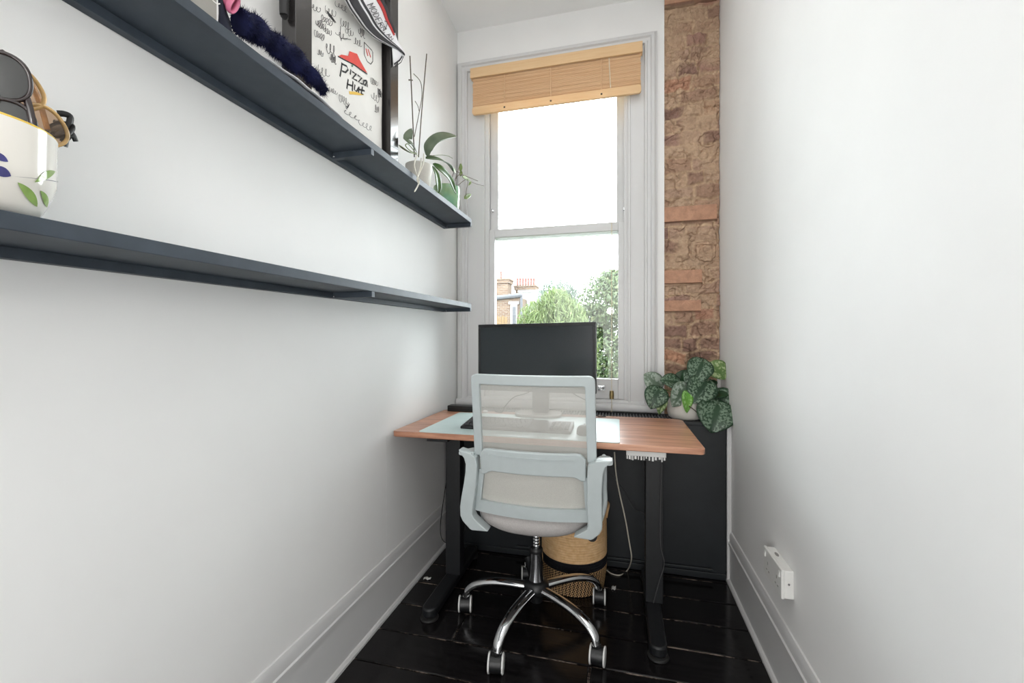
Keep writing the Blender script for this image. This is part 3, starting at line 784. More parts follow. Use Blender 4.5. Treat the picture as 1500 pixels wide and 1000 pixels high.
# lumbar band
n = 24
bx = [-.512 + (.512 - .112) * i / n for i in range(n + 1)]
def btop(x):
    a = abs(x - XC) / .2
    return .788 if a < .90 else .788 - (a - .90) * .22
def bbot(x):
    a = abs(x - XC) / .2
    return .700 if a < .80 else (.700 - .016 * min(1, (a - .80) / .10))
lb = MB().ring_strip([BP(x, btop(x), -.016) for x in bx], [BP(x, bbot(x), -.014) for x in bx], (0, .022, 0))
lbo = obj('lumbar_band', lb, 'chair_plastic', ch, smooth=50, bevel=.004)
bx2 = [-.475 + (.475 - .150) * i / 20 for i in range(21)]
rl = MB().ring_strip([BP(x, .768, -.0185) for x in bx2], [BP(x, .764, -.0185) for x in bx2], (0, .004, 0))
rl.ring_strip([BP(x, .764, -.0185) for x in bx2[:2]], [BP(x, .712, -.0165) for x in bx2[:2]], (0, .004, 0)) if False else None
obj('raised_line', rl, 'chair_plastic', lbo, smooth=40)
# lower pad, framed by sides and bottom bar
pd = MB()
def pdf(u, v):
    x = -.540 + .430 * u; z = .535 + .20 * v
    e = (min(u, 1 - u, .12) / .12) ** .5 * (min(v, 1 - v, .12) / .12) ** .5
    return BP(x, z, .028 - .014 * e)
pd.grid(pdf, 30, 18)
obj('back_pad', pd, 'back_fabric', ch, smooth=60, solid=.02)
sx0, sx1 = [], []
lf_o = lerp((-.520, .70), (-.554, .520), 8); lf_i = lerp((-.500, .69), (-.522, .570), 8)
rg_o = lerp((-.106, .70), (-.090, .520), 8); rg_i = lerp((-.122, .69), (-.116, .570), 8)
lowo = [(-.554 + .464 * i / 24, .522) for i in range(25)]; lowi = [(-.522 + .406 * i / 24, .572) for i in range(25)]
lw = MB()
lw.ring_strip([BP(*p, -.008) for p in lf_o], [BP(*p, -.008) for p in lf_i], (0, .024, 0))
lw.ring_strip([BP(*p, -.008) for p in rg_o], [BP(*p, -.008) for p in rg_i], (0, .024, 0))
lw.ring_strip([BP(*p, -.010) for p in lowo], [BP(*p, -.010) for p in lowi], (0, .026, 0))
obj('lower_back_frame', lw, 'chair_plastic', ch, smooth=50)
# seat cushion
st = MB(); SC = Vector((-.332, 1.835))
sprof = [(0, .528), (.5, .530), (.86, .530), (.95, .522), (1.0, .503), (1.0, .478), (.965, .458), (.88, .444), (.6, .438), (.3, .436), (0, .435)]
ns = 56; vs = []
for (r, z) in sprof:
    for k in range(ns):
        an = 2 * math.pi * k / ns; ca, sa = math.cos(an), math.sin(an); e = .62
        px_ = math.copysign(abs(ca) ** e, ca) * .243 * r; py_ = math.copysign(abs(sa) ** e, sa) * .238 * r
        py_ -= .018 * (1 - (px_ / .243) ** 2) * r if sa < 0 else 0
        zz = z + .022 * (px_ / .243) ** 2 * (1 if z < .50 else .3)
        vs.append((SC.x + px_, SC.y + py_, zz))
m_ = len(sprof)
st.add(vs, [(i * ns + k, i * ns + (k + 1) % ns, (i + 1) * ns + (k + 1) % ns, (i + 1) * ns + k) for i in range(m_ - 1) for k in range(ns)])
obj('seat', st, 'seat_fabric', ch, smooth=70, label='warm grey fabric seat')
obj('tilt_mechanism', MB().box(SC.x - .06, SC.x + .06, 1.74, 1.92, .395, .440)
    , 'black_plastic', ch, smooth=0, bevel=.008)
# tilt lever knob under the right side
obj('tilt_knob', MB().lathe([(0, -.016), (.018, -.015), (.020, 0), (.018, .015), (0, .016)], (-.095, 1.655, .452), 20, 'y'), 'black_plastic', ch)
# arms
def arm(sgn):
    # sgn -1 left, +1 right ; closed shape seen from behind
    if sgn < 0:
        o = [(-.594, .778), (-.586, .764), (-.573, .746), (-.567, .722), (-.570, .690), (-.580, .640), (-.592, .590), (-.601, .545), (-.602, .508), (-.594, .486), (-.566, .455), (-.556, .450)]
        i = [(-.541, .766), (-.540, .758), (-.526, .750), (-.522, .722), (-.524, .690), (-.530, .640), (-.539, .590), (-.548, .545), (-.552, .516), (-.546, .500), (-.512, .470), (-.490, .452)]
    else:
        o = [(-.016, .774), (-.028, .762), (-.042, .748), (-.051, .722), (-.054, .690), (-.056, .640), (-.056, .590), (-.055, .545), (-.056, .510), (-.064, .492), (-.086, .470), (-.096, .464)]
        i = [(-.078, .768), (-.080, .760), (-.104, .752), (-.106, .722), (-.107, .690), (-.108, .640), (-.108, .590), (-.107, .545), (-.106, .520), (-.110, .504), (-.140, .482), (-.160, .468)]
    mb = MB()
    f = lambda p: Vector((p[0], 1.572 - .16 * (p[1] - .5) + .008, p[1]))
    mb.ring_strip([f(p) for p in o], [f(p) for p in i], (0, .050, 0))
    a = obj('armrest', mb, 'chair_plastic', ch, smooth=50, bevel=.005)
    xo = -.567 if sgn < 0 else -.047
    pad = MB()
    def pf(u, v):
        yy = 1.552 + v * .125
        w = .030 * (1 - .25 * max(0, v - .7) / .3)
        an = 2 * math.pi * u
        return Vector((xo + w * math.copysign(abs(math.cos(an)) ** .6, math.cos(an)), yy, .7615 - .018 * v + .010 * math.copysign(abs(math.sin(an)) ** .6, math.sin(an))))
    pad.grid(pf, 24, 8); o0 = len(pad.v)
    pad.f.append(tuple(range(24))[::-1]); pad.f.append(tuple(8 * 25 + k for k in range(24)))
    obj('arm_pad', pad, 'chair_plastic', a, smooth=50)
    # front return of the arm, running down to the seat side
    xs = -.560 if sgn < 0 else -.052
    lp = smooth_path([(xs, 1.675, .744), (xs, 1.705, .70), (xs, 1.715, .62), (xs, 1.70, .55), (xs + sgn * -.03, 1.67, .462)], 6)
    obj('arm_strut', MB().tube(lp, [.020] * len(lp), 12, flat=.55, up=(1, 0, 0)), 'seat_fabric' if False else 'chair_plastic', a, smooth=60)
arm(-1); arm(1)
# gas lift, hub, legs, castors
HB = Vector((-.336, 1.785))
gl = MB().tube([(HB.x, HB.y, .30), (HB.x, HB.y, .40)], .0125, 18)
for k in range(4): gl.lathe([(.0125, 0), (.0150, .003), (.0150, .007), (.0125, .010)], (HB.x, HB.y, .322 + k * .013), 18)
obj('gas_lift', gl, 'chrome', ch, smooth=50)
obj('lift_collar', MB().lathe([(.014, 0), (.026, 0), (.028, .006), (.028, .016), (.024, .022), (.013, .022)], (HB.x, HB.y, .296), 28), 'black_plastic', ch)
obj('lift_sleeve', MB().lathe([(.034, 0), (.033, .01), (.030, .03), (.0265, .115), (.0265, .122), (.014, .124)], (HB.x, HB.y, .178), 28), 'grey_metal', ch, label='grey metal lift sleeve')
obj('hub', MB().lathe([(0, -.052), (.026, -.05), (.030, -.02), (.046, -.012), (.054, .0), (.054, .018), (.046, .034), (.034, .042), (.0, .042)], (HB.x, HB.y, .142), 32), 'black_plastic', ch)
for deg in (-106.5, -34, 37, 109, 181):
    a = math.radians(deg); dr = Vector((math.cos(a), math.sin(a), 0)); c = Vector((HB.x, HB.y, 0))
    path = smooth_path([c + dr * r + Vector((0, 0, z)) for r, z in ((.035, .150), (.12, .152), (.20, .146), (.265, .128), (.302, .100), (.314, .070))], 5)
    rad = [.0230 - .0045 * i / (len(path) - 1) for i in range(len(path))]
    lg = obj('base_leg', MB().tube(path, rad, 16, flat=.75), 'chrome', ch, smooth=60, label='chrome base leg')
    cc = c + dr * .318
    ax = math.radians({-106.5: 8, -34: -6, 37: 2, 109: 12, 181: 14}[deg])
    ux = Vector((math.cos(ax), math.sin(ax), 0))
    cs = MB(); R = .034
    def disc(mb, off, r, w, n=28):
        b = cc + Vector((0, 0, R)); fw = Vector((-ux.y, ux.x, 0))
        prof_ = [(0, -w / 2), (r * .93, -w / 2), (r, -w / 2 + .0015), (r, w / 2 - .0015), (r * .93, w / 2), (0, w / 2)]
        vs = [b + ux * (off + h) + fw * (q * math.cos(2 * math.pi * k / n)) + Vector((0, 0, q * math.sin(2 * math.pi * k / n))) for q, h in prof_ for k in range(n)]
        mm_ = len(prof_)
        mb.add(vs, [(i * n + k, i * n + (k + 1) % n, (i + 1) * n + (k + 1) % n, (i + 1) * n + k) for i in range(mm_ - 1) for k in range(n)])
    disc(cs, 0, R * .93, .044)
    cst = obj('castor', cs, 'black_plastic', ch, smooth=40)
    for s_ in (-1, 1):
        w_ = MB(); disc(w_, s_ * .0250, R, .007); obj('castor_rim', w_, 'white_rubber', cst, smooth=40, label='white wheel rim')
    obj('castor_stem', MB().tube([cc + Vector((0, 0, .060)), cc + Vector((0, 0, .084))], .008, 10).lathe([(.010, 0), (.014, .002), (.014, .012), (.010, .014)], tuple(cc + Vector((0, 0, .062))), 14), 'black_plastic', cst)

# ================================================================== BASKET
bk = thing('rope_basket', (-.212, 2.140, 0), 'tan jute rope basket with black band on the floor behind the chair', 'basket')
BC = Vector((-.212, 2.140, 0)); BR = .152
def basket_shell(z0, z1, mat, name, rbulge=0):
    m = MB(); n = 64; k = 16
    def f(u, v):
        an = 2 * math.pi * u; z = z0 + (z1 - z0) * v
        r = BR * (.93 + .07 * min(1, z / .10)) * (1 + .02 * math.sin(z * 9)) + .0022 * (abs(math.sin(z * math.pi / .0115)) - .5)
        return Vector((BC.x + r * math.cos(an), BC.y + r * math.sin(an), z))
    m.grid(f, n, max(4, int((z1 - z0) / .0020)), uv=True)
    return obj(name, m, mat, bk, smooth=70, solid=.010, recalc=False)
basket_shell(.004, .118, 'rope_mix', 'lower_body').__setitem__('label', 'black and tan woven lower body')
basket_shell(.118, .160, 'rope_black', 'middle_band').__setitem__('label', 'black woven band')
basket_shell(.160, .350, 'rope', 'upper_body').__setitem__('label', 'plain tan upper body')
obj('base', MB().lathe([(0, .002), (BR * .93, .002), (BR * .93, .012), (0, .012)], tuple(BC), 48), 'rope_mix', bk)
for a0 in (0.25, math.pi + .25):
    pts = []
    for i in range(9):
        t = i / 8; an = a0 + (t - .5) * .75
        pts.append((BC.x + (BR + .006 + .012 * math.sin(math.pi * t)) * math.cos(an), BC.y + (BR + .006 + .012 * math.sin(math.pi * t)) * math.sin(an), .335 + .050 * math.sin(math.pi * t) ** .6))
    obj('handle', MB().tube(smooth_path(pts, 4), .0065, 10), 'rope', bk, smooth=60)
# dark bag inside the basket
bg = MB()
def bgf(u, v):
    an = 2 * math.pi * u; z = .03 + .385 * v
    r = (.118 if v < .66 else .118 * math.cos((v - .66) / .34 * math.pi / 2) ** .7) + .010 * math.sin(an * 5 + z * 31) * (1 if v < .95 else .2) + .006 * math.sin(an * 11 - z * 50) * (1 if v < .95 else .2)
    r = max(r, .002)
    return Vector((BC.x + r * math.cos(an), BC.y + r * math.sin(an), z))
bg.grid(bgf, 60, 30)
M['bag'] = plain('black_bin_bag', (18, 19, 22), .3, var=.2, scale=20, bump=.3)
tag(obj('bin_bag', bg, 'bag', origin=(BC.x, BC.y, .03), smooth=60), 'dark crumpled bag standing inside the rope basket', 'bag')

# ================================================================== CABLES AND SCRAPS
cable('white_cable', [WY(900, 662, 1.99), WY(902, 690, 2.0), WY(906, 715, 2.03), WY(916, 760, 2.07), WY(922, 795, 2.12), WY(925, 818, 2.16), FL(919, 835), FL(908, 842), FL(896, 840), FL(889, 835)], .0032, 'cable_white', 'cream cable hanging from the desk and looping behind the basket')
cable('leg_cable', [WY(969, 672, 1.945), WY(967, 760, 1.945), WY(968, 800, 1.945), WY(973, 825, 1.945), WY(966, 850, 1.945), (.150, 1.945, .056)], .0020, 'cable_grey', 'thin dark cable looping beside the right desk leg')
cable('drooping_cable', [(-.80, 2.02, .72), (-.858, 2.05, .46), WY(645, 775, 2.08), WY(655, 795, 2.08), WY(680, 782, 2.10), (-.69, 2.1, .74)], .0022, 'cable_black', 'thin black cable drooping below the left end of the desk')
cable('slack_cable', [WY(890, 690, 2.10), WY(912, 715, 2.2), WY(930, 745, 2.29), (.13, 2.308, .30), (.18, 2.308, .20)], .0014, 'cable_grey', 'hair thin grey cable slanting across the black radiator cover')
def scrap(name, c, s, label, cat):
    m = MB(); r = random.Random(5)
    m.grid(lambda u, v: Vector((c[0] + (u - .5) * s[0], c[1] + (v - .5) * s[1], .0012 + .006 * abs(math.sin(u * 5 + v * 3)))), 6, 6)
    return tag(obj(name, m, 'paper', origin=(c[0], c[1], 0), smooth=40, solid=.001), label, cat)
p_ = ray(626, 848); p_ = p_ * (-H / p_.z); scrap('paper_scrap', (p_.x, p_.y), (.035, .02), 'small crumpled white scrap on the floor by the left desk foot', 'scrap')
p_ = ray(899, 862); p_ = p_ * (-H / p_.z); scrap('plastic_clip', (p_.x, p_.y), (.020, .03), 'small white clip on the floor to the right of the basket', 'clip')

# ================================================================== SOCKET
so = thing('double_socket', (XR, 1.617, .415), 'white double wall socket low on the right wall', 'socket')
obj('back_box', MB().box(.517, XR + .0, 1.535, 1.703, .370, .460), 'white_plastic', so, smooth=0, bevel=.003)
fp = obj('faceplate', MB().box(.508, .5175, 1.533, 1.705, .368, .462), 'white_plastic', so, smooth=0, bevel=.003)
for yc in (1.575, 1.66):
    obj('pin_hole', MB().box(.5072, .5085, yc - .0025, yc + .0025, .414, .424), 'dark_slot', fp, smooth=0)
    for dy in (-.011, .011):
        obj('pin_hole', MB().box(.5072, .5085, yc + dy - .004, yc + dy + .004, .392, .3965), 'dark_slot', fp, smooth=0)
    obj('rocker', MB().prism([(.508, .432), (.503, .434), (.5065, .450), (.508, .451)], 'y', yc + (.020 if yc > 1.6 else -.031), yc + (.031 if yc > 1.6 else -.020)), 'white_plastic', fp, smooth=0, bevel=.001)
obj('fixing_screw', MB().lathe([(0, -.001), (.003, -.001), (.003, .001), (0, .001)], (.530, 1.534, .418), 10, 'y'), 'steel', so)
obj('cable_entry', MB().lathe([(0, -.001), (.009, -.001), (.009, .001), (0, .001)], (.531, 1.645, .4605), 14, 'z', squash=(.6, 1.6)), 'dark_slot', so)

# ================================================================== SHELVES
TILT = .0148
def shelf(name, ze, xf, zt, zu, zb, y_end, label):
    """ze.. heights at the window end; the shelf dips slightly towards the camera"""
    root = thing(name, (XL, .9, zb - TILT * (y_end - .9)), label, 'shelf', 'dark floating shelves')
    y0 = -.55
    def sl_(z, y): return z - TILT * (y_end - y)
    def sbox(mb, x0, x1, ya, yb, za, zb_):
        mb.add([(x0, ya, sl_(za, ya)), (x1, ya, sl_(za, ya)), (x1, yb, sl_(za, yb)), (x0, yb, sl_(za, yb)), (x0, ya, sl_(zb_, ya)), (x1, ya, sl_(zb_, ya)), (x1, yb, sl_(zb_, yb)), (x0, yb, sl_(zb_, yb))],
               [(0, 3, 2, 1), (4, 5, 6, 7), (0, 1, 5, 4), (1, 2, 6, 5), (2, 3, 7, 6), (3, 0, 4, 7)]); return mb
    obj('board', sbox(MB(), XL + .0005, xf, y0, y_end, zu, zt), 'shelf', root, smooth=0, bevel=.0015)
    obj('wall_batten', sbox(MB(), XL + .0005, XL + .022, y0, y_end, zb, zu), 'shelf', root, smooth=0, bevel=.001)
    for yb in (y_end - .009, 1.30, .25):
        b = obj('bracket', sbox(MB(), XL + .022, xf, yb - .009, yb + .009, zb, zu), 'shelf', root, smooth=0, bevel=.001)
        obj('screw', MB().lathe([(0, -.004), (.004, -.003), (.004, 0)], (XL + .030, yb - .014, sl_(zb, yb) + .006), 10), 'steel', b)
    return lambda y: sl_(zt, y)
US = shelf('upper_shelf', 0, -.813, 1.890, 1.865, 1.844, 2.319, 'upper dark blue grey shelf on the left wall, holding frame and orchid')
LS = shelf('lower_shelf', 0, -.810, 1.404, 1.3785, 1.359, 2.305, 'lower dark blue grey shelf on the left wall, holding the painted pot')

# ================================================================== FRAMED SHIRT
FY0, FY1 = 1.042, 1.634; FXF, FXB = -.900, -.942; FZ0 = US(FY0) + .0115; FZ1 = 2.70
pf = thing('picture_frame', (FXB, (FY0 + FY1) / 2, US(1.3)), 'deep black frame with signed white shirt standing on the upper shelf', 'picture frame')
fw_ = .068
fm = MB().box(FXB - .006, FXF, FY0, FY0 + fw_, FZ0, FZ1).box(FXB - .006, FXF, FY1 - fw_ + .004, FY1, FZ0 - .000, FZ1).box(FXB - .006, FXF, FY0 + fw_, FY1 - fw_, FZ1 - fw_, FZ1).box(FXB - .006, FXF, FY0 + fw_, FY1 - fw_, FZ0, FZ0 + .018)
obj('frame', fm, 'frame_black', pf, smooth=0, bevel=.002)
obj('mount', MB().box(FXB - .010, FXB - .003, FY0 + .01, FY1 - .01, FZ0 + .01, FZ1 - .01), 'mount', pf, smooth=0)
SHX = -.934; SY0, SY1, SZ0, SZ1 = FY0 + fw_ + .001, 1.556, 1.95, 2.62
sh = MB()
def shf(u, v):
    e = min(1, min(u, 1 - u) / .02, min(v, 1 - v) / .02)
    return Vector((SHX + .006 * e ** .5 + .0008 * math.sin(u * 9 + v * 14), SY0 + (SY1 - SY0) * u, SZ0 + (SZ1 - SZ0) * v))
sh.grid(shf, 50, 60)
# close the sides back to the mount
sho = obj('shirt', sh, 'shirt', pf, smooth=60, solid=.004, recalc=False, label='folded white shirt covered in signatures')
PX = SHX + .0090
def SP(px, py):
    p = WX(px, py, PX); return (p.y, p.z)
def flat(mb, poly, x=PX, t=.0006):
    mb.prism(poly, 'x', x, x + t)
def stroke(mb, pts, w, x=PX, t=.0006):
    """flat pen stroke through points of the (y,z) plane"""
    n = len(pts); L = []; R = []
    for i in range(n):
        a = Vector(pts[max(i - 1, 0)]); b = Vector(pts[min(i + 1, n - 1)]); d_ = (b - a)
        d_ = d_.normalized() if d_.length > 1e-9 else Vector((1, 0)); nn = Vector((-d_.y, d_.x)) * w / 2
        p = Vector(pts[i]); L.append(p + nn); R.append(p - nn)
    A = [(x + t, p.x, p.y) for p in L]; B = [(x + t, p.x, p.y) for p in R]
    mb.ring_strip(A, B, (-t, 0, 0))
def curve2(pts, n=6): return [(p.x, p.y) for p in smooth_path([Vector((a, b, 0)) for a, b in pts], n)]
# red hat emblem
ht = MB()
flat(ht, [SP(*p) for p in ((496, 82), (500, 80), (510, 82), (512, 75), (523, 79), (527, 88), (532, 97), (538, 107), (530, 102), (519, 94), (507, 88))])
obj('emblem', ht, 'red', sho, smooth=0, label='red hat shaped emblem')
hs = MB(); stroke(hs, [SP(*p) for p in ((495, 82.5), (506, 88.5), (519, 95), (530, 103), (538, 108.5))], .004, PX - .0002)
obj('emblem_lower_line', hs, 'ink_dark', sho, smooth=0)  # dark printed line along the lower edge of the emblem
gd = MB(); flat(gd, [SP(516 + 1.3 * math.cos(a), 96.5 + 1.3 * math.sin(a)) for a in [i * .628 for i in range(10)]]); obj('emblem_dot', gd, 'green_dot', sho, smooth=0)
# brush lettering
lt = MB()
ltr = [
  [(501, 92), (500, 101), (498, 112)], [(500, 93), (508, 97), (510, 102), (506, 106), (501, 104)],          # P
  [(514, 102), (513, 109)],                                                                                   # i
  [(516, 105), (522, 108), (516, 115), (523, 118)],                                                           # z
  [(524, 110), (530, 114), (525, 120), (531, 123)],                                                           # z
  [(537, 118), (533, 118), (532, 123), (535, 125), (538, 119), (538, 127)],                                   # a
  [(510, 116), (508, 130)], [(517, 119), (516, 133)], [(508, 123), (517, 126)],                               # H
  [(520, 124), (519, 131), (522, 134), (525, 129), (526, 127), (525, 136)],                                   # u
  [(531, 127), (529, 138), (532, 138)], [(526, 131), (534, 133)],                                             # t
]
for s_ in ltr: stroke(lt, [SP(*p) for p in s_], .0058)
obj('lettering', lt, 'ink_dark', sho, smooth=0, label='hand brushed words Pizza Hut')
yl = MB(); flat(yl, [SP(*p) for p in ((511, 133.5), (522, 134.5), (534, 139), (528, 139.5), (512, 138))]); obj('underline', yl, 'yellow_ink', sho, smooth=0, label='yellow brush underline')
# club shield
sdm = MB(); stroke(sdm, [SP(*p) for p in ((533.5, 62), (533.5, 80), (538, 90), (543, 94), (546, 90), (546, 76), (544, 73), (533.5, 62))], .003)
obj('badge_outline', sdm, 'ink_dark', sho, smooth=0)
sdr = MB()
for q in ((536, 71, 539, 82), (539, 72, 541, 78), (541, 78, 543, 84)): stroke(sdr, [SP(q[0], q[1]), SP(q[2], q[3])], .006)
obj('badge_letters', sdr, 'red', sho, smooth=0, label='red and black club badge')
# signatures
R3 = random.Random(21)
def sign(strokes):
    m = MB()
    for pts, w in strokes: stroke(m, pts, w)
    obj('signature', m, 'ink', sho, smooth=0)
sigs = [((462, 12), 14, 10), ((478, 30), 16, 12), ((484, 18), 14, 14), ((500, 10), 16, 10), ((470, 36), 12, 14), ((468, 52), 14, 12), ((480, 46), 10, 10), ((500, 52), 14, 10), ((506, 36), 12, 14), ((512, 48), 10, 12),
        ((484, 72), 14, 20), ((488, 86), 8, 16), ((474, 105), 14, 16), ((470, 78), 8, 10), ((524, 62), 10, 12), ((548, 120), 9, 12), ((550, 143), 10, 14), ((488, 133), 10, 8), ((503, 146), 12, 14), ((514, 168), 22, 8), ((536, 184), 18, 10), ((552, 160), 6, 14), ((530, 48), 8, 16), ((556, 136), 5, 16), ((520, 20), 8, 12)]
for (c, w, h) in sigs:
    pts = []; k = 26; f1 = R3.uniform(2.5, 5); ph = R3.uniform(0, 6); f2 = R3.uniform(1, 2.2)
    for i in range(k):
        t = i / (k - 1); amp = h * .42 * (.45 + .55 * abs(math.cos(f2 * t * 3 + ph)))
        pts.append((c[0] - w / 2 + w * t + w * .13 * math.sin(6.28 * f1 * t + ph), c[1] + .28 * w * (t - .5) * 2 + amp * math.cos(6.28 * f1 * t + ph)))
    sign([(curve2([SP(*p) for p in pts], 3), R3.choice([.0009, .0011, .0014]))])
sign([([SP(478 + i * 1.2, 15 + i * 1.2), SP(482 + i * 1.4, 24 + i * 1.6)], .0024) for i in range(7)] + [([SP(483, 20), SP(492, 33)], .0026)])
sign([(curve2([SP(506 + i * .8, 154 + i), SP(508 + i, 160 - i * 2), SP(510, 153 + i)], 4), .0014) for i in range(5)])
sign([(curve2([SP(499, 38), SP(498.5, 50), SP(500, 60), SP(501, 56), SP(514, 58)], 4), .0018)])

# ------- striped white cloth draped over the top right of the frame
cl = thing('draped_cloth', (-.885, 1.45, 2.36), 'white lettered cloth with dark striped edge draped over the frame', 'cloth')
CXp = -.888
def CPt(px, py, x=CXp): 
    p = WX(px, py, x); return (p.y, p.z)
lowe = [(486, -34), (500, -6), (509, 12), (520, 27), (533, 42), (549, 55), (566, 64), (580, 71), (588, 78), (591, 82)]
uppe = [(540, -40), (548, -24), (556, -4), (565, 12), (571, 27), (577, 38), (581, 50), (584, 60), (588, 68), (591, 76)]
lo_c = curve2([CPt(*p) for p in lowe], 5); up_c = curve2([CPt(*p) for p in uppe], 5)
nn_ = len(lo_c)
def cloth_pt(t, s):
    i = t * (nn_ - 1); a = int(min(nn_ - 2, math.floor(i))); f = i - a
    l = Vector(lo_c[a]).lerp(Vector(lo_c[a + 1]), f); u = Vector(up_c[a]).lerp(Vector(up_c[a + 1]), f)
    p = l.lerp(u, s); return p
def cl_strip(s0, s1, dx, t0=0, t1=1, n=44):
    m = MB()
    def f(u, v):
        t = t0 + (t1 - t0) * u; p = cloth_pt(t, s0 + (s1 - s0) * v)
        return Vector((CXp + dx + .006 * math.sin(t * 7), p.x, p.y))
    m.grid(f, n, 6); return m
obj('cloth_body', cl_strip(0, 1, 0), 'cloth_white', cl, smooth=60, solid=.003, recalc=False)
for s0, s1 in ((.0, .035), (.085, .30), (.365, .43)):
    obj('stripe', cl_strip(s0, s1, .0026), 'stripe', cl, smooth=60, solid=.0012, recalc=False, label='charcoal stripe')
obj('lining_edge', cl_strip(.80, .92, .0028, .0, .66), 'red_cloth', cl, smooth=60, solid=.0012, recalc=False, label='red lining edge')
obj('lining', cl_strip(.90, 1.0, .0034, .0, .64), 'stripe', cl, smooth=60, solid=.0012, recalc=False, label='dark inner lining')
tipm = MB(); 
flat(tipm, [CPt(*p) for p in ((591, 76), (591, 84), (583, 92), (578, 97), (576, 70))], CXp - .006, .003); obj('cloth_tip', tipm, 'cloth_white', cl, smooth=0)
tips = MB(); stroke(tips, [CPt(*p) for p in ((590, 82), (586, 88), (578, 94))], .006, CXp - .002); stroke(tips, [CPt(*p) for p in ((592, 82), (588, 91), (579, 98))], .003, CXp - .002); obj('tip_stripe', tips, 'stripe', cl, smooth=0)
# lettering along the cloth: strokes in a unit cell, set along the strip
FONT = {'M': [[(0, 0), (0, 1), (.5, .4), (1, 1), (1, 0)]], 'O': [[(.5, 0), (0, .3), (0, .7), (.5, 1), (1, .7), (1, .3), (.5, 0)]], 'D': [[(0, 0), (0, 1), (.6, .9), (1, .5), (.6, .1), (0, 0)]],
        'E': [[(1, 1), (0, 1), (0, 0), (1, 0)], [(0, .5), (.8, .5)]], 'R': [[(0, 0), (0, 1), (.9, .9), (.9, .6), (0, .5)], [(.4, .5), (1, 0)]], 'N': [[(0, 0), (0, 1), (1, 0), (1, 1)]],
        ',': [[(.4, .1), (.2, -.2)]], 'A': [[(0, 0), (.5, 1), (1, 0)], [(.2, .4), (.8, .4)]]}
tx = MB(); t0 = .25
for chx in 'MODERN, AN':
    w = .045
    for s_ in FONT.get(chx, []):
        P = []
        for (a, b) in s_:
            p = cloth_pt(t0 + a * w * .8, .46 + b * .20); P.append((p.x, p.y))
        stroke(tx, P, .0018, CXp + .0022 + .006 * math.sin((t0) * 7), .001)
    t0 += w * 1.12 if chx not in ', ' else w * .5
obj('cloth_lettering', tx, 'ink', cl, smooth=0, label='small dark capital lettering')
tag_p = [CPt(*p) for p in ((562, 31), (566, 33), (565, 38), (563.5, 42))]
tgm = MB(); stroke(tgm, curve2(tag_p, 4), .0022, CXp + .004); flat(tgm, [(tag_p[-1][0] + .004 * math.cos(a), tag_p[-1][1] + .004 * math.sin(a)) for a in [i * .7 for i in range(9)]], CXp + .004, .001)
obj('hook_mark', tgm, 'ink_dark', cl, smooth=0)

# ------- navy fur scarf, pink trimmed piece, grey card, white cloth below
def fluffy():
    pts = smooth_path([WX(352, 34, -.845), WX(368, 40, -.845), WX(392, 57, -.845), WX(414, 74, -.85), WX(436, 92, -.85), WX(460, 115, -.845), WX(475, 134, -.842)], 10)
    for p in pts: p.z += .002
    m = MB(); rad = []
    nn = len(pts)
    for i in range(nn):
        t = i / (nn - 1); rad.append(.024 + .004 * math.sin(t * 13) + .003 * math.sin(t * 31 + 1) + .005 * math.sin(math.pi * t) - .006 * t - (.008 if t > .95 else 0))
    m.tube(pts, rad, 14)
    r = random.Random(4)
    for q in range(7000):
        i = r.randrange(nn); p = pts[i]; an = r.uniform(0, 2 * math.pi)
        tan = (pts[min(i + 1, nn - 1)] - pts[max(i - 1, 0)]).normalized()
        a = tan.cross(Vector((0, 0, 1))).normalized(); b = tan.cross(a)
        nd = (a * math.cos(an) + b * math.sin(an)); root = p + nd * rad[i] * .9 + tan * r.uniform(-.004, .004)
        if i > nn - 4: nd = (nd + tan * 1.2).normalized()
        dr = (nd * .55 + tan * (r.uniform(-.5, 1.2) + .5 * math.sin(i * .5 + an * 2)) + Vector((0, 0, -.45)) + b * r.uniform(-.5, .5)).normalized()
        ln = r.uniform(.006, .017); sd = dr.cross(nd + Vector((.01, .02, .03)))
        sd = sd.normalized() * .0009 if sd.length > 1e-6 else Vector((.0009, 0, 0))
        tip = root + dr * ln
        m.add([root - sd, root + sd, tip], [(0, 1, 2)])
    return m
tag(obj('fur_scarf', fluffy(), 'fur', origin=(-.84, .85, US(.85)), smooth=60, recalc=False), 'fluffy navy fur scarf lying along the edge of the upper shelf', 'scarf')
wc = MB()
wp = [WX(384, 78, -.865), WX(452, 128, -.865)]
wc.grid(lambda u, v: Vector((-.895 + .079 * u, .84 + .30 * v, US(.84 + .30 * v) + .0025 + (.034 * math.sin(math.pi * v) ** .7 + .004 * math.sin(v * 21)) * (.35 + .65 * math.sin(math.pi * min(1, u + .12))))), 8, 16)
tag(obj('folded_cloth', wc, 'cloth_white', origin=(-.86, 1.0, US(1.0)), smooth=60, solid=.002, recalc=False), 'white folded cloth peeping from under the navy fur scarf', 'cloth')
pk = thing('headband', (-.85, .71, US(.71)), 'navy band with pink satin loops between the card and scarf', 'headband')
def loop(px, py, rx, rz, x, r, mat, nm):
    c = WX(px, py, x)
    pts = [(x + .010 * math.sin(a), c.y + rx * math.cos(a), c.z + rz * math.sin(a)) for a in [2 * math.pi * i / 24 for i in range(25)]]
    obj(nm, MB().tube(pts, r, 8, flat=2.2, up=(1, 0, 0)), mat, pk, smooth=60)
loop(341, 6, .007, .013, -.828, .0042, 'pink', 'satin_loop'); loop(337, -4, .012, .016, -.838, .005, 'pink', 'satin_loop')
nv = MB(); c0 = WX(328, 18, -.85)
nv.grid(lambda u, v: Vector((-.855 + .010 * math.sin(v * 3 + u * 2), c0.y - .014 + .041 * u, US(.7) + .001 + (.12 - .06 * u) * v)), 8, 10)
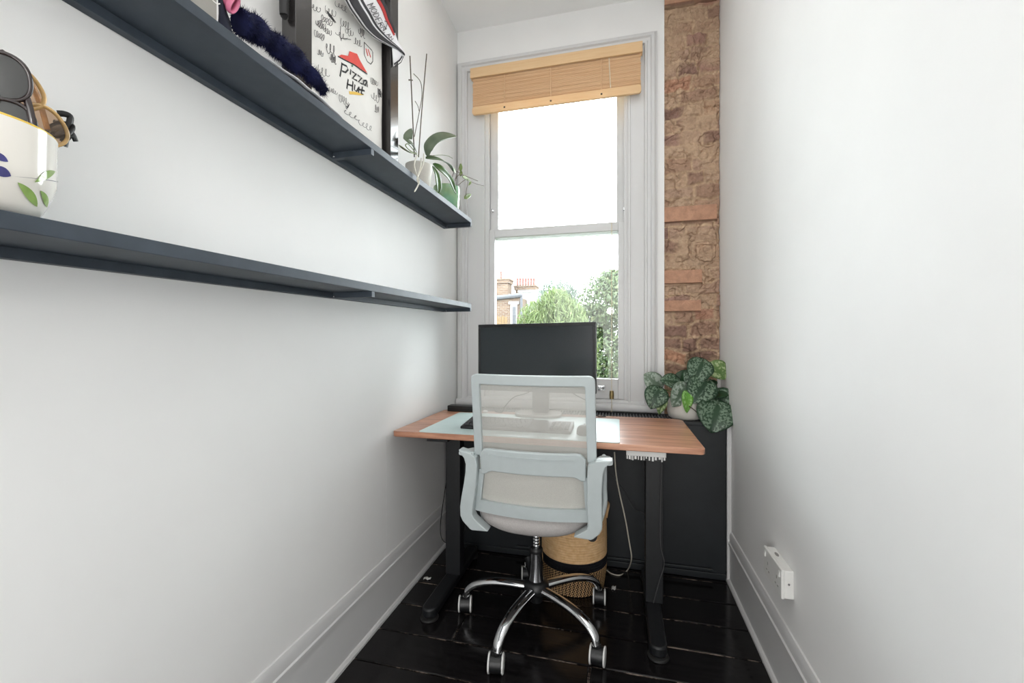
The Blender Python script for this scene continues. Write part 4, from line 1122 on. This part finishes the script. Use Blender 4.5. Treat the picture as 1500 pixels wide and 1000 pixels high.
obj('navy_fold', nv, 'navy', pk, smooth=60, solid=.008, recalc=False)
cdp = thing('greeting_card', (-.845, .655, US(.655)), 'grey card with white arc standing at the upper shelf edge', 'card')
ca_, cb_ = WX(283, 10, -.838), WX(319.5, 20, -.832)
obj('card_panel', MB().box(-.840, -.836, cb_.y - .085, cb_.y, US(.62) + .0012, US(.62) + .21), 'card', cdp, smooth=0)
arc = MB(); cc_ = WX(314, -8, -.836)
stroke(arc, [(cc_.y + .016 * math.cos(a), cc_.z + .016 * math.sin(a)) for a in [math.pi * (1.05 + .75 * i / 14) for i in range(15)]], .0022, -.8358, .0006)
obj('card_arc', arc, 'paper', cdp, smooth=0, label='white drawn arc')
st_ = MB(); sp0 = WX(408, 12, -.928)
st_.tube(smooth_path([(-.928, FY0 - .012, FZ1 - .02), (-.926, FY0 - .016, 2.40), (-.925, FY0 - .018, sp0.z + .02), (-.925, FY0 - .014, sp0.z - .008)], 5), .0115, 10)
tag(obj('strap', st_, 'cable_black', origin=(-.928, FY0 - .012, 2.2), smooth=60), 'black strap end hanging down the left side of the frame', 'strap')

# ================================================================== ORCHID
OC = Vector((-.885, 1.795, US(1.795)))
orc = thing('potted_orchid', tuple(OC), 'leafy orchid with bare stakes in off-white pot on the upper shelf', 'potted plant')
obj('pot', MB().lathe([(0, .001), (.046, .001), (.050, .006), (.060, .105), (.0605, .112), (.056, .113), (.050, .09), (0, .09)], tuple(OC), 36), 'pot_white', orc, label='off-white pot')
obj('bark', MB().lathe([(0, .095), (.05, .093), (.052, .088), (0, .088)], tuple(OC), 24), 'soil', orc)
def OW(px, py, x=None): return WX(px, py, OC.x if x is None else x)
b0 = OC + Vector((0, 0, .10))
def stake(pts, r, mat='twig', nm='stake'): obj(nm, MB().tube(smooth_path(pts, 5), r, 7), mat, orc, smooth=60)
stake([OW(607, 230), OW(604, 160), OW(600.5, 82)], .0026); stake([OW(613, 230), OW(618, 160), OW(625, 79)], .0026)
stake([OW(607, 200), OW(614, 165), OW(618, 140), OW(616, 120), OW(606, 108)], .0017, 'twig', 'flower_spike'); stake([OW(614, 163), OW(612, 155), OW(608, 148)], .0014, 'twig', 'flower_spike')
obj('clip', MB().tube([OW(599, 117), OW(604, 117.5)], .003, 6), 'twig', orc)
def oleaf(px, x, wpx, mat, facing, fold=.2):
    path = smooth_path([Vector(WX(p[0], p[1], xx)) for p, xx in zip(px, x)], 6)
    obj('leaf', leaf(path, wpx, facing, 'strap', fold), mat, orc, smooth=60, solid=.002, recalc=False)
oleaf([(626, 229), (627, 216), (637, 204), (652, 199), (669, 199.5)], [-.88, -.875, -.865, -.855, -.845], .046, 'orchid_grey', (.7, -.5, .3))
oleaf([(610, 222), (603, 212), (597, 203), (603, 188)], [-.885, -.88, -.87, -.865], .040, 'orchid_grey', (.6, -.7, .3))
oleaf([(610, 224), (602, 224), (593, 220), (584, 212)], [-.885, -.865, -.85, -.845], .030, 'orchid_olive', (.4, -.5, .7))
oleaf([(624, 232), (640, 233), (655, 240), (664, 252)], [-.88, -.86, -.85, -.845], .052, 'orchid_leaf', (.5, -.4, .8))
oleaf([(634, 240), (648, 250), (660, 264), (668, 284)], [-.86, -.835, -.82, -.81], .044, 'orchid_leaf', (.8, -.5, .3))
oleaf([(634, 243), (640, 257), (642, 270), (642, 283)], [-.86, -.83, -.815, -.808], .040, 'orchid_leaf', (.9, -.3, .2))
stake([OW(613, 228, -.87), OW(600, 220, -.86), OW(594, 213, -.86), OW(598, 211, -.86), OW(606, 220, -.87)], .0020, 'stem', 'aerial_root')
def rootp(px, x): obj('aerial_root', MB().tube(smooth_path([WX(a, b, xx) for (a, b), xx in zip(px, x)], 5), [.0030] * (5 * (len(px) - 1)) + [.0012], 7), 'root', orc, smooth=60)
rootp([(611, 227), (607, 240), (610, 255), (614, 264), (612, 272), (607, 281)], [-.86, -.815, -.800, -.800, -.800, -.800])
rootp([(621, 225), (620, 240), (615, 252), (611, 262), (614, 271)], [-.86, -.815, -.800, -.800, -.800])
rootp([(617, 232), (616, 245), (612, 258), (613, 267)], [-.86, -.812, -.799, -.799])
stake([OW(626, 229), OW(642, 227), OW(655, 228), OW(663, 232)], .0014, 'stem', 'aerial_root')

# green pot with trailing vine
GC = Vector((-.892, 2.140, US(2.14)))
gp = thing('potted_vine', tuple(GC), 'trailing vine in glossy green pot at the window end of the upper shelf', 'potted plant')
obj('pot', MB().lathe([(0, .001), (.058, .001), (.063, .006), (.070, .06), (.072, .120), (.070, .126), (.066, .122), (.064, .10), (0, .10)], tuple(GC), 40), 'green_pot', gp, label='glossy green pot')
obj('soil', MB().lathe([(0, .106), (.062, .104), (.064, .10), (0, .10)], tuple(GC), 24), 'soil', gp)
def vine(pts, r=.0016): obj('stem', MB().tube(smooth_path(pts, 5), r, 6), 'twig', gp, smooth=60)
g0 = GC + Vector((.02, .02, .115))
vine([g0, WX(665, 252, -.845), WX(680, 257, -.830), WX(700, 265, -.815)]); vine([g0, WX(672, 256, -.84), WX(690, 266, -.82), WX(700, 270, -.81), WX(709, 272, -.80)])
vine([g0, WX(672, 246, -.87), WX(674, 240, -.87)]); vine([g0, WX(684, 262, -.82), WX(683, 280, -.80), WX(682, 289, -.798)])
def vleaf(a, b, x, w, f=(.6, -.7, .2)): obj('leaf', leaf(bez(WX(*a, x), (WX(*a, x) + WX(*b, x)) / 2 + Vector((.004, -.002, .003)), WX(*b, x), 8), w, f, 'ovate', .15), 'vine_leaf', gp, smooth=60, solid=.0015, recalc=False)
vleaf((674, 251), (675, 239), -.87, .020); vleaf((674, 258), (676, 250), -.87, .018); vleaf((677, 259), (690, 266), -.825, .030); vleaf((680, 291), (690, 284), -.80, .026)
vleaf((667, 254), (663, 246), -.84, .016); vleaf((690, 266), (686, 272), -.82, .012)

# ================================================================== POT WITH SUNGLASSES
PC = Vector((-.893, .405, LS(.405) + .0013))
pt = thing('painted_pot', tuple(PC), 'white glazed pot with painted leaves and yellow rim on the lower shelf', 'pot')
PR = .083; PH = .128
def prad(h):
    t = h / PH
    return PR * (.66 + .34 * min(1, t / .45) ** .55) if t < .45 else PR * (1.0 + .02 * (t - .45))
hp = [(0, .0008)] + [(prad(h), max(.0008, h)) for h in [PH * i / 16 for i in range(17)]]
hp += [(PR * 1.0 - .002, PH + .002), (PR - .006, PH), (PR - .008, PH * .6), (PR * .6, .012), (0, .010)]
obj('body', MB().lathe(hp, tuple(PC), 64), 'ceramic', pt, smooth=50)
obj('rim', MB().tube([(PC.x + (PR * 1.011 - .003) * math.cos(a), PC.y + (PR * 1.011 - .003) * math.sin(a), PC.z + PH + .0005) for a in [2 * math.pi * i / 64 for i in range(65)]], .0033, 8, cap=False), 'rim_yellow', pt, smooth=60, label='yellow glazed rim')
def on_pot(px, py):
    """the point of the pot's outside that a painted mark lies on"""
    r = ray(px, py); best = None
    for i in range(600):
        t = .55 + i * .0006; p = r * t + Vector((0, 0, H)); h = p.z - PC.z
        if 0 < h < PH and (Vector((p.x, p.y)) - PC.xy).length <= prad(h) + .0008: best = p; break
    if best is None: best = r * .8 + Vector((0, 0, H))
    an = math.atan2(best.y - PC.y, best.x - PC.x); return (an, best.z - PC.z)
def petal(a, b, w, mat, nm, bend=0):
    a0, h0 = on_pot(*a); a1, h1 = on_pot(*b)
    m = MB()
    def f(u, v):
        aa = a0 + (a1 - a0) * v; hh = h0 + (h1 - h0) * v
        L = math.hypot((a1 - a0) * PR, h1 - h0) or 1; dx, dz = (a1 - a0) * PR / L, (h1 - h0) / L
        off = (u - .5) * w * math.sin(math.pi * v) ** .8 + bend * math.sin(math.pi * v)
        aa += -dz * off / PR; hh += dx * off; hh = min(max(hh, .001), PH - .002)
        r = prad(hh) + .0009
        return Vector((PC.x + r * math.cos(aa), PC.y + r * math.sin(aa), PC.z + hh))
    m.grid(f, 4, 10); obj(nm, m, mat, pt, smooth=60, recalc=False)
petal((25, 267), (54, 303), .012, 'glaze_green', 'painted_leaf'); petal((59, 279), (69, 304), .010, 'glaze_green', 'painted_leaf'); petal((50, 267), (81, 251), .010, 'glaze_green', 'painted_leaf', .003)
petal((-14, 222), (12, 237), .010, 'glaze_blue', 'painted_petal'); petal((-14, 244), (16, 258), .013, 'glaze_blue', 'painted_petal')
petal((16, 258), (83, 285), .0012, 'glaze_grey', 'painted_stem'); petal((83, 285), (91, 262), .003, 'glaze_grey', 'painted_petal')

def sunglasses(label, mat_f, mat_l, lens_a, lens_b, face, lens_r, temples):
    """lens_a, lens_b: world centres of the two lenses; face: the way they look; temples: list of point lists"""
    A, B = Vector(lens_a), Vector(lens_b); X = (B - A).normalized(); Y = -(Vector(face) - X * Vector(face).dot(X)).normalized(); Z = X.cross(Y)
    half = (B - A).length / 2
    Mx = Matrix.Translation((A + B) / 2) @ Matrix((X, Y, Z)).transposed().to_4x4()
    root = thing('sunglasses', tuple(Mx.translation), label, 'sunglasses', 'sunglasses heaped in the painted pot')
    def tf(mb): mb.v = [tuple(Mx @ Vector(v)) for v in mb.v]; return mb
    fm_ = MB()
    for sx in (-1, 1):
        pts = [(sx * half + lens_r * 1.06 * math.copysign(abs(math.cos(a)) ** .85, math.cos(a)), -.0, lens_r * .92 * math.copysign(abs(math.sin(a)) ** .85, math.sin(a))) for a in [2 * math.pi * i / 36 for i in range(37)]]
        fm_.tube(pts, .0030, 8, cap=False)
        fm_.box(*(sorted((sx * (half + lens_r * .95), sx * (half + lens_r * 1.22)))), -.003, .005, .006, .016)
    g = half - lens_r
    fm_.tube(smooth_path([(-g - .004, 0, .006), (0, .0, .010), (g + .004, 0, .006)], 5), .003, 8)
    obj('frame', tf(fm_), mat_f, root, smooth=60)
    for sx in (-1, 1):
        ln = MB().lathe([(0, -.0035), (lens_r * .6, -.0025), (lens_r * 1.02, 0), (lens_r * 1.02, .0012), (0, -.0015)], (sx * half, 0, 0), 32, 'y', squash=(1.03, .90))
        obj('lens', tf(ln), mat_l, root, smooth=60)
        hg = MB().box(*(sorted((sx * (half + lens_r * 1.02), sx * (half + lens_r * 1.14)))), -.0038, -.003, .008, .013)
        obj('hinge_rivet', tf(hg), 'steel', root, smooth=0)
    for tp_ in temples:
        obj('temple', MB().tube(smooth_path(tp_, 5), .0038, 8, flat=1.4), mat_f, root, smooth=60)
VW = Vector((.87, -.39, -.28))
sunglasses('dark framed sunglasses with round grey lenses, topmost in the painted pot', 'horn', 'lens_dark', WX(12, 180, -.868), WX(3, 111, -.862), VW + Vector((0, -.2, 0)), .030,
           [[WX(29, 127, -.862), WX(38, 142, -.855), WX(45, 168, -.852), WX(49, 196, -.856), WX(50, 215, -.875)], [WX(4, 78, -.868), WX(2, 90, -.91), WX(4, 110, -.94), WX(8, 150, -.95)]])
sunglasses('honey coloured see-through sunglasses behind the dark framed pair', 'amber_frame', 'amber', WX(64, 184, -.895), WX(27, 128, -.895), VW + Vector((.1, .3, 0)), .028,
           [[WX(24, 101, -.90), WX(40, 112, -.93), WX(58, 150, -.945), WX(70, 190, -.945)], [WX(72, 208, -.90), WX(60, 200, -.93), WX(40, 190, -.945)]])
sunglasses('black sunglasses seen edge on at the far rim of the painted pot', 'black_plastic', 'lens_dark', WX(60, 228, -.925), WX(88, 190, -.942), Vector((.42, -.9, .1)), .019,
           [[WX(84, 166, -.94), WX(95, 167, -.935), WX(103, 172, -.935), WX(99, 190, -.935), WX(94, 214, -.94)], [WX(92, 208, -.935), WX(101, 198, -.93), WX(106, 196, -.93), WX(111, 207, -.932)]])

# ================================================================== POTTED SCINDAPSUS ON THE COVER
SPC = Vector((.345, 2.415, .7832))
spn = thing('potted_scindapsus', tuple(SPC), 'silver mottled leafy plant in ribbed white pot on the radiator cover', 'potted plant')
rp = [(0, .0008), (.070, .0008), (.082, .010), (.088, .035), (.088, .075), (.085, .098), (.084, .104), (.079, .104), (.077, .08), (0, .08)]
rpot = MB()
vs = []; n = 64
for (r, h) in rp:
    for k in range(n):
        rr_ = r * (1 + (.006 if k % 4 < 2 else -.006) * (1 if .02 < h < .095 and r > .08 else 0))
        a = 2 * math.pi * k / n; vs.append((SPC.x + rr_ * math.cos(a), SPC.y + rr_ * math.sin(a), SPC.z + h))
rpot.add(vs, [(i * n + k, i * n + (k + 1) % n, (i + 1) * n + (k + 1) % n, (i + 1) * n + k) for i in range(len(rp) - 1) for k in range(n)])
obj('pot', rpot, 'pot_white', spn, smooth=50, label='white ribbed pot')
obj('soil', MB().lathe([(0, .092), (.07, .089), (.077, .08), (0, .08)], tuple(SPC), 24), 'soil', spn)
crown = SPC + Vector((0, 0, .09))
def pleaf(a, b, ya, yb, wpx, mat, face=(0, -1, .35), bow=.02, fold=.14):
    A, B = WY(*a, ya), WY(*b, yb)
    mid = (A + B) / 2 + Vector((0, -bow, bow * .8))
    obj('leaf', leaf(bez(A, mid, B, 14), wpx * .0048, face, 'heart', fold, 8), mat, spn, smooth=60, solid=.0015, recalc=False)
    pm = (crown + A) / 2 + Vector((0, -.01, .03))
    obj('petiole', MB().tube(bez(crown + Vector((random.uniform(-.03, .03), random.uniform(-.03, .03), 0)), pm, A, 8), .0024, 6), 'stem', spn, smooth=60)
pleaf((966, 569), (943, 548), 2.40, 2.38, 22, 'pothos_silver', (.3, -1, .2))
pleaf((966, 570), (953, 599), 2.37, 2.34, 26, 'pothos')
pleaf((972, 583), (965, 607), 2.36, 2.345, 12, 'pothos_pale', (-.3, -1, .2))
pleaf((997, 564), (967, 557), 2.40, 2.36, 22, 'pothos', (0, -.8, .7))
pleaf((1012, 560), (988, 550), 2.45, 2.44, 20, 'pothos_dark', (.1, -1, .3))
pleaf((1006, 566), (985, 596), 2.37, 2.33, 24, 'pothos_silver', (.4, -1, .3))
pleaf((1016, 543), (1006, 566), 2.43, 2.40, 18, 'pothos', (-.4, -1, .2))
pleaf((1030, 529), (1016, 562), 2.42, 2.37, 28, 'pothos')
pleaf((1041, 534), (1062, 556), 2.43, 2.41, 24, 'pothos_pale', (.1, -1, .6))
pleaf((1036, 558), (1014, 591), 2.38, 2.33, 32, 'pothos')
pleaf((1006, 574), (1006, 605), 2.335, 2.32, 14, 'pothos_new', (.5, -1, .1))
pleaf((1043, 578), (1068, 578), 2.40, 2.36, 16, 'pothos_dark', (0, -.7, .8))
pleaf((1050, 574), (1066, 606), 2.39, 2.35, 26, 'pothos', (-.3, -1, .4))
pleaf((1052, 592), (1042, 634), 2.33, 2.285, 40, 'pothos')
pleaf((1034, 560), (1036, 572), 2.44, 2.44, 22, 'pothos_dark')
obj('petiole', MB().tube(smooth_path([WY(1005, 592, 2.325), WY(1018, 601, 2.31), WY(1028, 612, 2.305), WY(1034, 615, 2.30)], 5), .0025, 6), 'twig', spn, smooth=60)
obj('moss_pole', MB().box(.258, .276, 2.43, 2.45, .7835, .93), 'twig', spn, smooth=0, bevel=.003) if False else None

# ================================================================== OUTSIDE
struct(obj('ground', MB().box(-40, 30, 3.2, 70, -4.3, -4.2), 'grass'), 'lawn below the window')
def canopy(blobs, n, size, up_bias, seed):
    r = np.random.default_rng(seed); V = []; F = []
    for q in range(n):
        c, rad = blobs[r.integers(len(blobs))]
        d_ = r.normal(size=3); d_ /= np.linalg.norm(d_); s = r.uniform(.2, 1.02) ** .5
        p = np.array(c) + d_ * np.array(rad) * s
        nrm = d_ + r.normal(size=3) * .7; nrm /= np.linalg.norm(nrm)
        t = np.cross(nrm, r.normal(size=3)); t = t + np.array([0, 0, up_bias]); t /= np.linalg.norm(t); b = np.cross(nrm, t); b /= (np.linalg.norm(b) + 1e-9)
        L = size * r.uniform(.6, 1.3); w = L * (.5 if up_bias < 1 else .16)
        o = len(V)
        V += [p - t * L / 2, p + b * w / 2 + nrm * L * .06, p + t * L / 2, p - b * w / 2 + nrm * L * .06]; F.append((o, o + 1, o + 2, o + 3))
    mb = MB(); mb.v = [tuple(map(float, v)) for v in V]; mb.f = F; return mb
def tree(name, x, y, blobs, n, size, up, mat, label, seed):
    t = thing(name, (x, y, -4.2), label, 'tree', 'trees outside the window')
    top = max(b[0][2] for b in blobs)
    obj('trunk', MB().tube(smooth_path([(x, y, -4.2), (x + .06, y, -1.5), (x, y, top - .2)], 5), [.16 - .11 * i / 10 for i in range(11)], 10), 'tree_bark', t, smooth=60)
    obj('foliage', canopy(blobs, n, size, up, seed), mat, t, smooth=0, recalc=False)
k_ = 1.18
tree('leafy_tree', -.3, 12.0, [((b[0][0] * k_, b[0][1] * k_, 1.2 + (b[0][2] - 1.2) * k_), tuple(q * k_ for q in b[1])) for b in [((-.15, 10.0, 2.05), (.75, .7, .75)), ((-.65, 10.1, 1.45), (.55, .6, .6)), ((.35, 10.2, 1.7), (.7, .7, .9)), ((-.3, 9.8, .7), (.7, .7, .75)), ((.1, 9.9, -.2), (1.0, .9, .8)), ((-.6, 10, .2), (.7, .7, .8)), ((.4, 10, .6), (.7, .7, .9)), ((0.1, 10, -1.4), (1.2, 1, 1)), ((-.1, 10.1, 2.45), (.35, .4, .35))]], 34000, .11, .2, 'tree_dark', 'dense mid green tree on the right beyond the window', 1)
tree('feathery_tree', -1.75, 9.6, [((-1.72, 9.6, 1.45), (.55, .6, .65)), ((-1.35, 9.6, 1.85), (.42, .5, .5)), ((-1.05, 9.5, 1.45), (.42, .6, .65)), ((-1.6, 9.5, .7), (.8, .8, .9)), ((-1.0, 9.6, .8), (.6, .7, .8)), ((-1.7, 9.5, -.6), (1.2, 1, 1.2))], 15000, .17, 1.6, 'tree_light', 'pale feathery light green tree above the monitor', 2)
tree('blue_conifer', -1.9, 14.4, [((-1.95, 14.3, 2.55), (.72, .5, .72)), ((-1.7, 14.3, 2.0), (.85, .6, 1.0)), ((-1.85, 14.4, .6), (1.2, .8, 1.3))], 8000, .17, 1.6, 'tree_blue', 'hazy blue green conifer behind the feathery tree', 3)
hd = MB()
tag(obj('hedge', canopy([((-4.9, 14.5, .5), (.8, .6, .7)), ((-4.2, 14.2, .4), (.8, .6, .9)), ((-3.9, 14.6, .3), (.6, .7, .9)), ((-4.5, 14.5, -1.5), (1.2, .8, 1.6))], 8000, .14, .3, 4), 'tree_light', origin=(-3, 14.5, -4.2), smooth=0, recalc=False), 'light green shrubs at the foot of the brick house', 'shrub')

hs_ = thing('brick_house', (-5.2, 19.5, -4.2), 'pale brick house with grey gutter and chimneys beyond the garden', 'house')
HY = 18.0
def hp_(px, py, y=HY): return WY(px, py, y)
xl, xr = hp_(700, 440).x, hp_(763, 440).x
zt = hp_(745, 436).z
obj('wall', MB().box(xl, xr, HY, HY + 5, -4.2, zt), 'brick_far', hs_, smooth=0)
gu = MB(); a, b = hp_(700, 439, HY - .1), hp_(764, 432, HY - .1)
gu.tube([(a.x, HY - .08, a.z), (b.x, HY - .08, b.z)], .10, 8); gu.tube([(b.x - .02, HY - .06, b.z), (b.x - .02, HY - .06, -4.2)], .06, 8)
obj('gutter', gu, 'lead', hs_, smooth=40, label='grey gutter and downpipe')
wa, wb_ = hp_(748, 445), hp_(758, 478)
wf = obj('window', MB().box(wa.x, wb_.x, HY - .04, HY + .04, wb_.z, wa.z).box(wa.x - .08, wb_.x + .08, HY - .07, HY + .02, wa.z - .02, wa.z + .10), 'render_white', hs_, smooth=0, label='white framed window')
obj('pane', MB().box(wa.x + .09, wb_.x - .06, HY - .05, HY - .038, wb_.z + .08, wa.z - .12), 'lead', wf, smooth=0)
pa, pb = hp_(763, 424), hp_(792, 432)
obj('parapet', MB().box(pa.x - .4, pb.x, HY + 1.2, HY + 4, -4.2, WY(775, 428, HY + 1.2).z).box(pa.x - .4, pb.x + .1, HY + 1.15, HY + 1.25, WY(775, 428, HY + 1.2).z, WY(775, 428, HY + 1.2).z + .10), 'render_white', hs_, smooth=0, label='white rendered parapet wall')
def stack(px0, px1, pyt, pyb, y, mat, pots, nm, lbl):
    p0, p1 = WY(px0, pyt, y), WY(px1, pyb, y); zt_ = p0.z
    m = MB().box(p0.x, p1.x, y, y + .7, p1.z - 1.5, zt_).box(p0.x - .06, p1.x + .06, y - .06, y + .76, zt_ - .22, zt_ - .08).box(p0.x - .09, p1.x + .09, y - .09, y + .79, zt_ - .08, zt_)
    o = obj(nm, m, mat, hs_, smooth=0, label=lbl)
    for px in pots:
        c = WY(px, pyt, y + .3)
        hgt_ = WY(px, pyt - 11, y + .3).z - zt_
        obj('chimney_pot', MB().lathe([(.052, 0), (.046, hgt_ * .75), (.056, hgt_ * .8), (.056, hgt_), (.03, hgt_)], (c.x, y + .3, zt_), 14), 'pot_terracotta', o)
stack(722, 744, 408, 434, 18.6, 'brick_far', (734,), 'chimney_stack', 'wide pale chimney stack')
stack(755, 783, 418, 430, 19.4, 'brick_far', (758, 762, 766, 770, 774, 778, 782), 'chimney_stack', 'red chimney stack with a row of pots')
fn = thing('garden_fence', (-4.9, 15.6, -4.2), 'short timber fence at the left below the brick house', 'fence')
fb_ = MB()
fa, fc = WY(727, 464, 15.6), WY(742, 470, 15.6)
k = 0; x = fa.x - .6
while x < fc.x:
    fb_.box(x, x + .10, 15.6, 15.63, -4.2, fa.z + .03 * (k % 2)); x += .115; k += 1
obj('boards', fb_, 'timber_fence', fn, smooth=0)
obj('rail', MB().box(fa.x - .6, fc.x, 15.63, 15.68, fa.z - .35, fa.z - .26), 'timber_fence', fn, smooth=0)
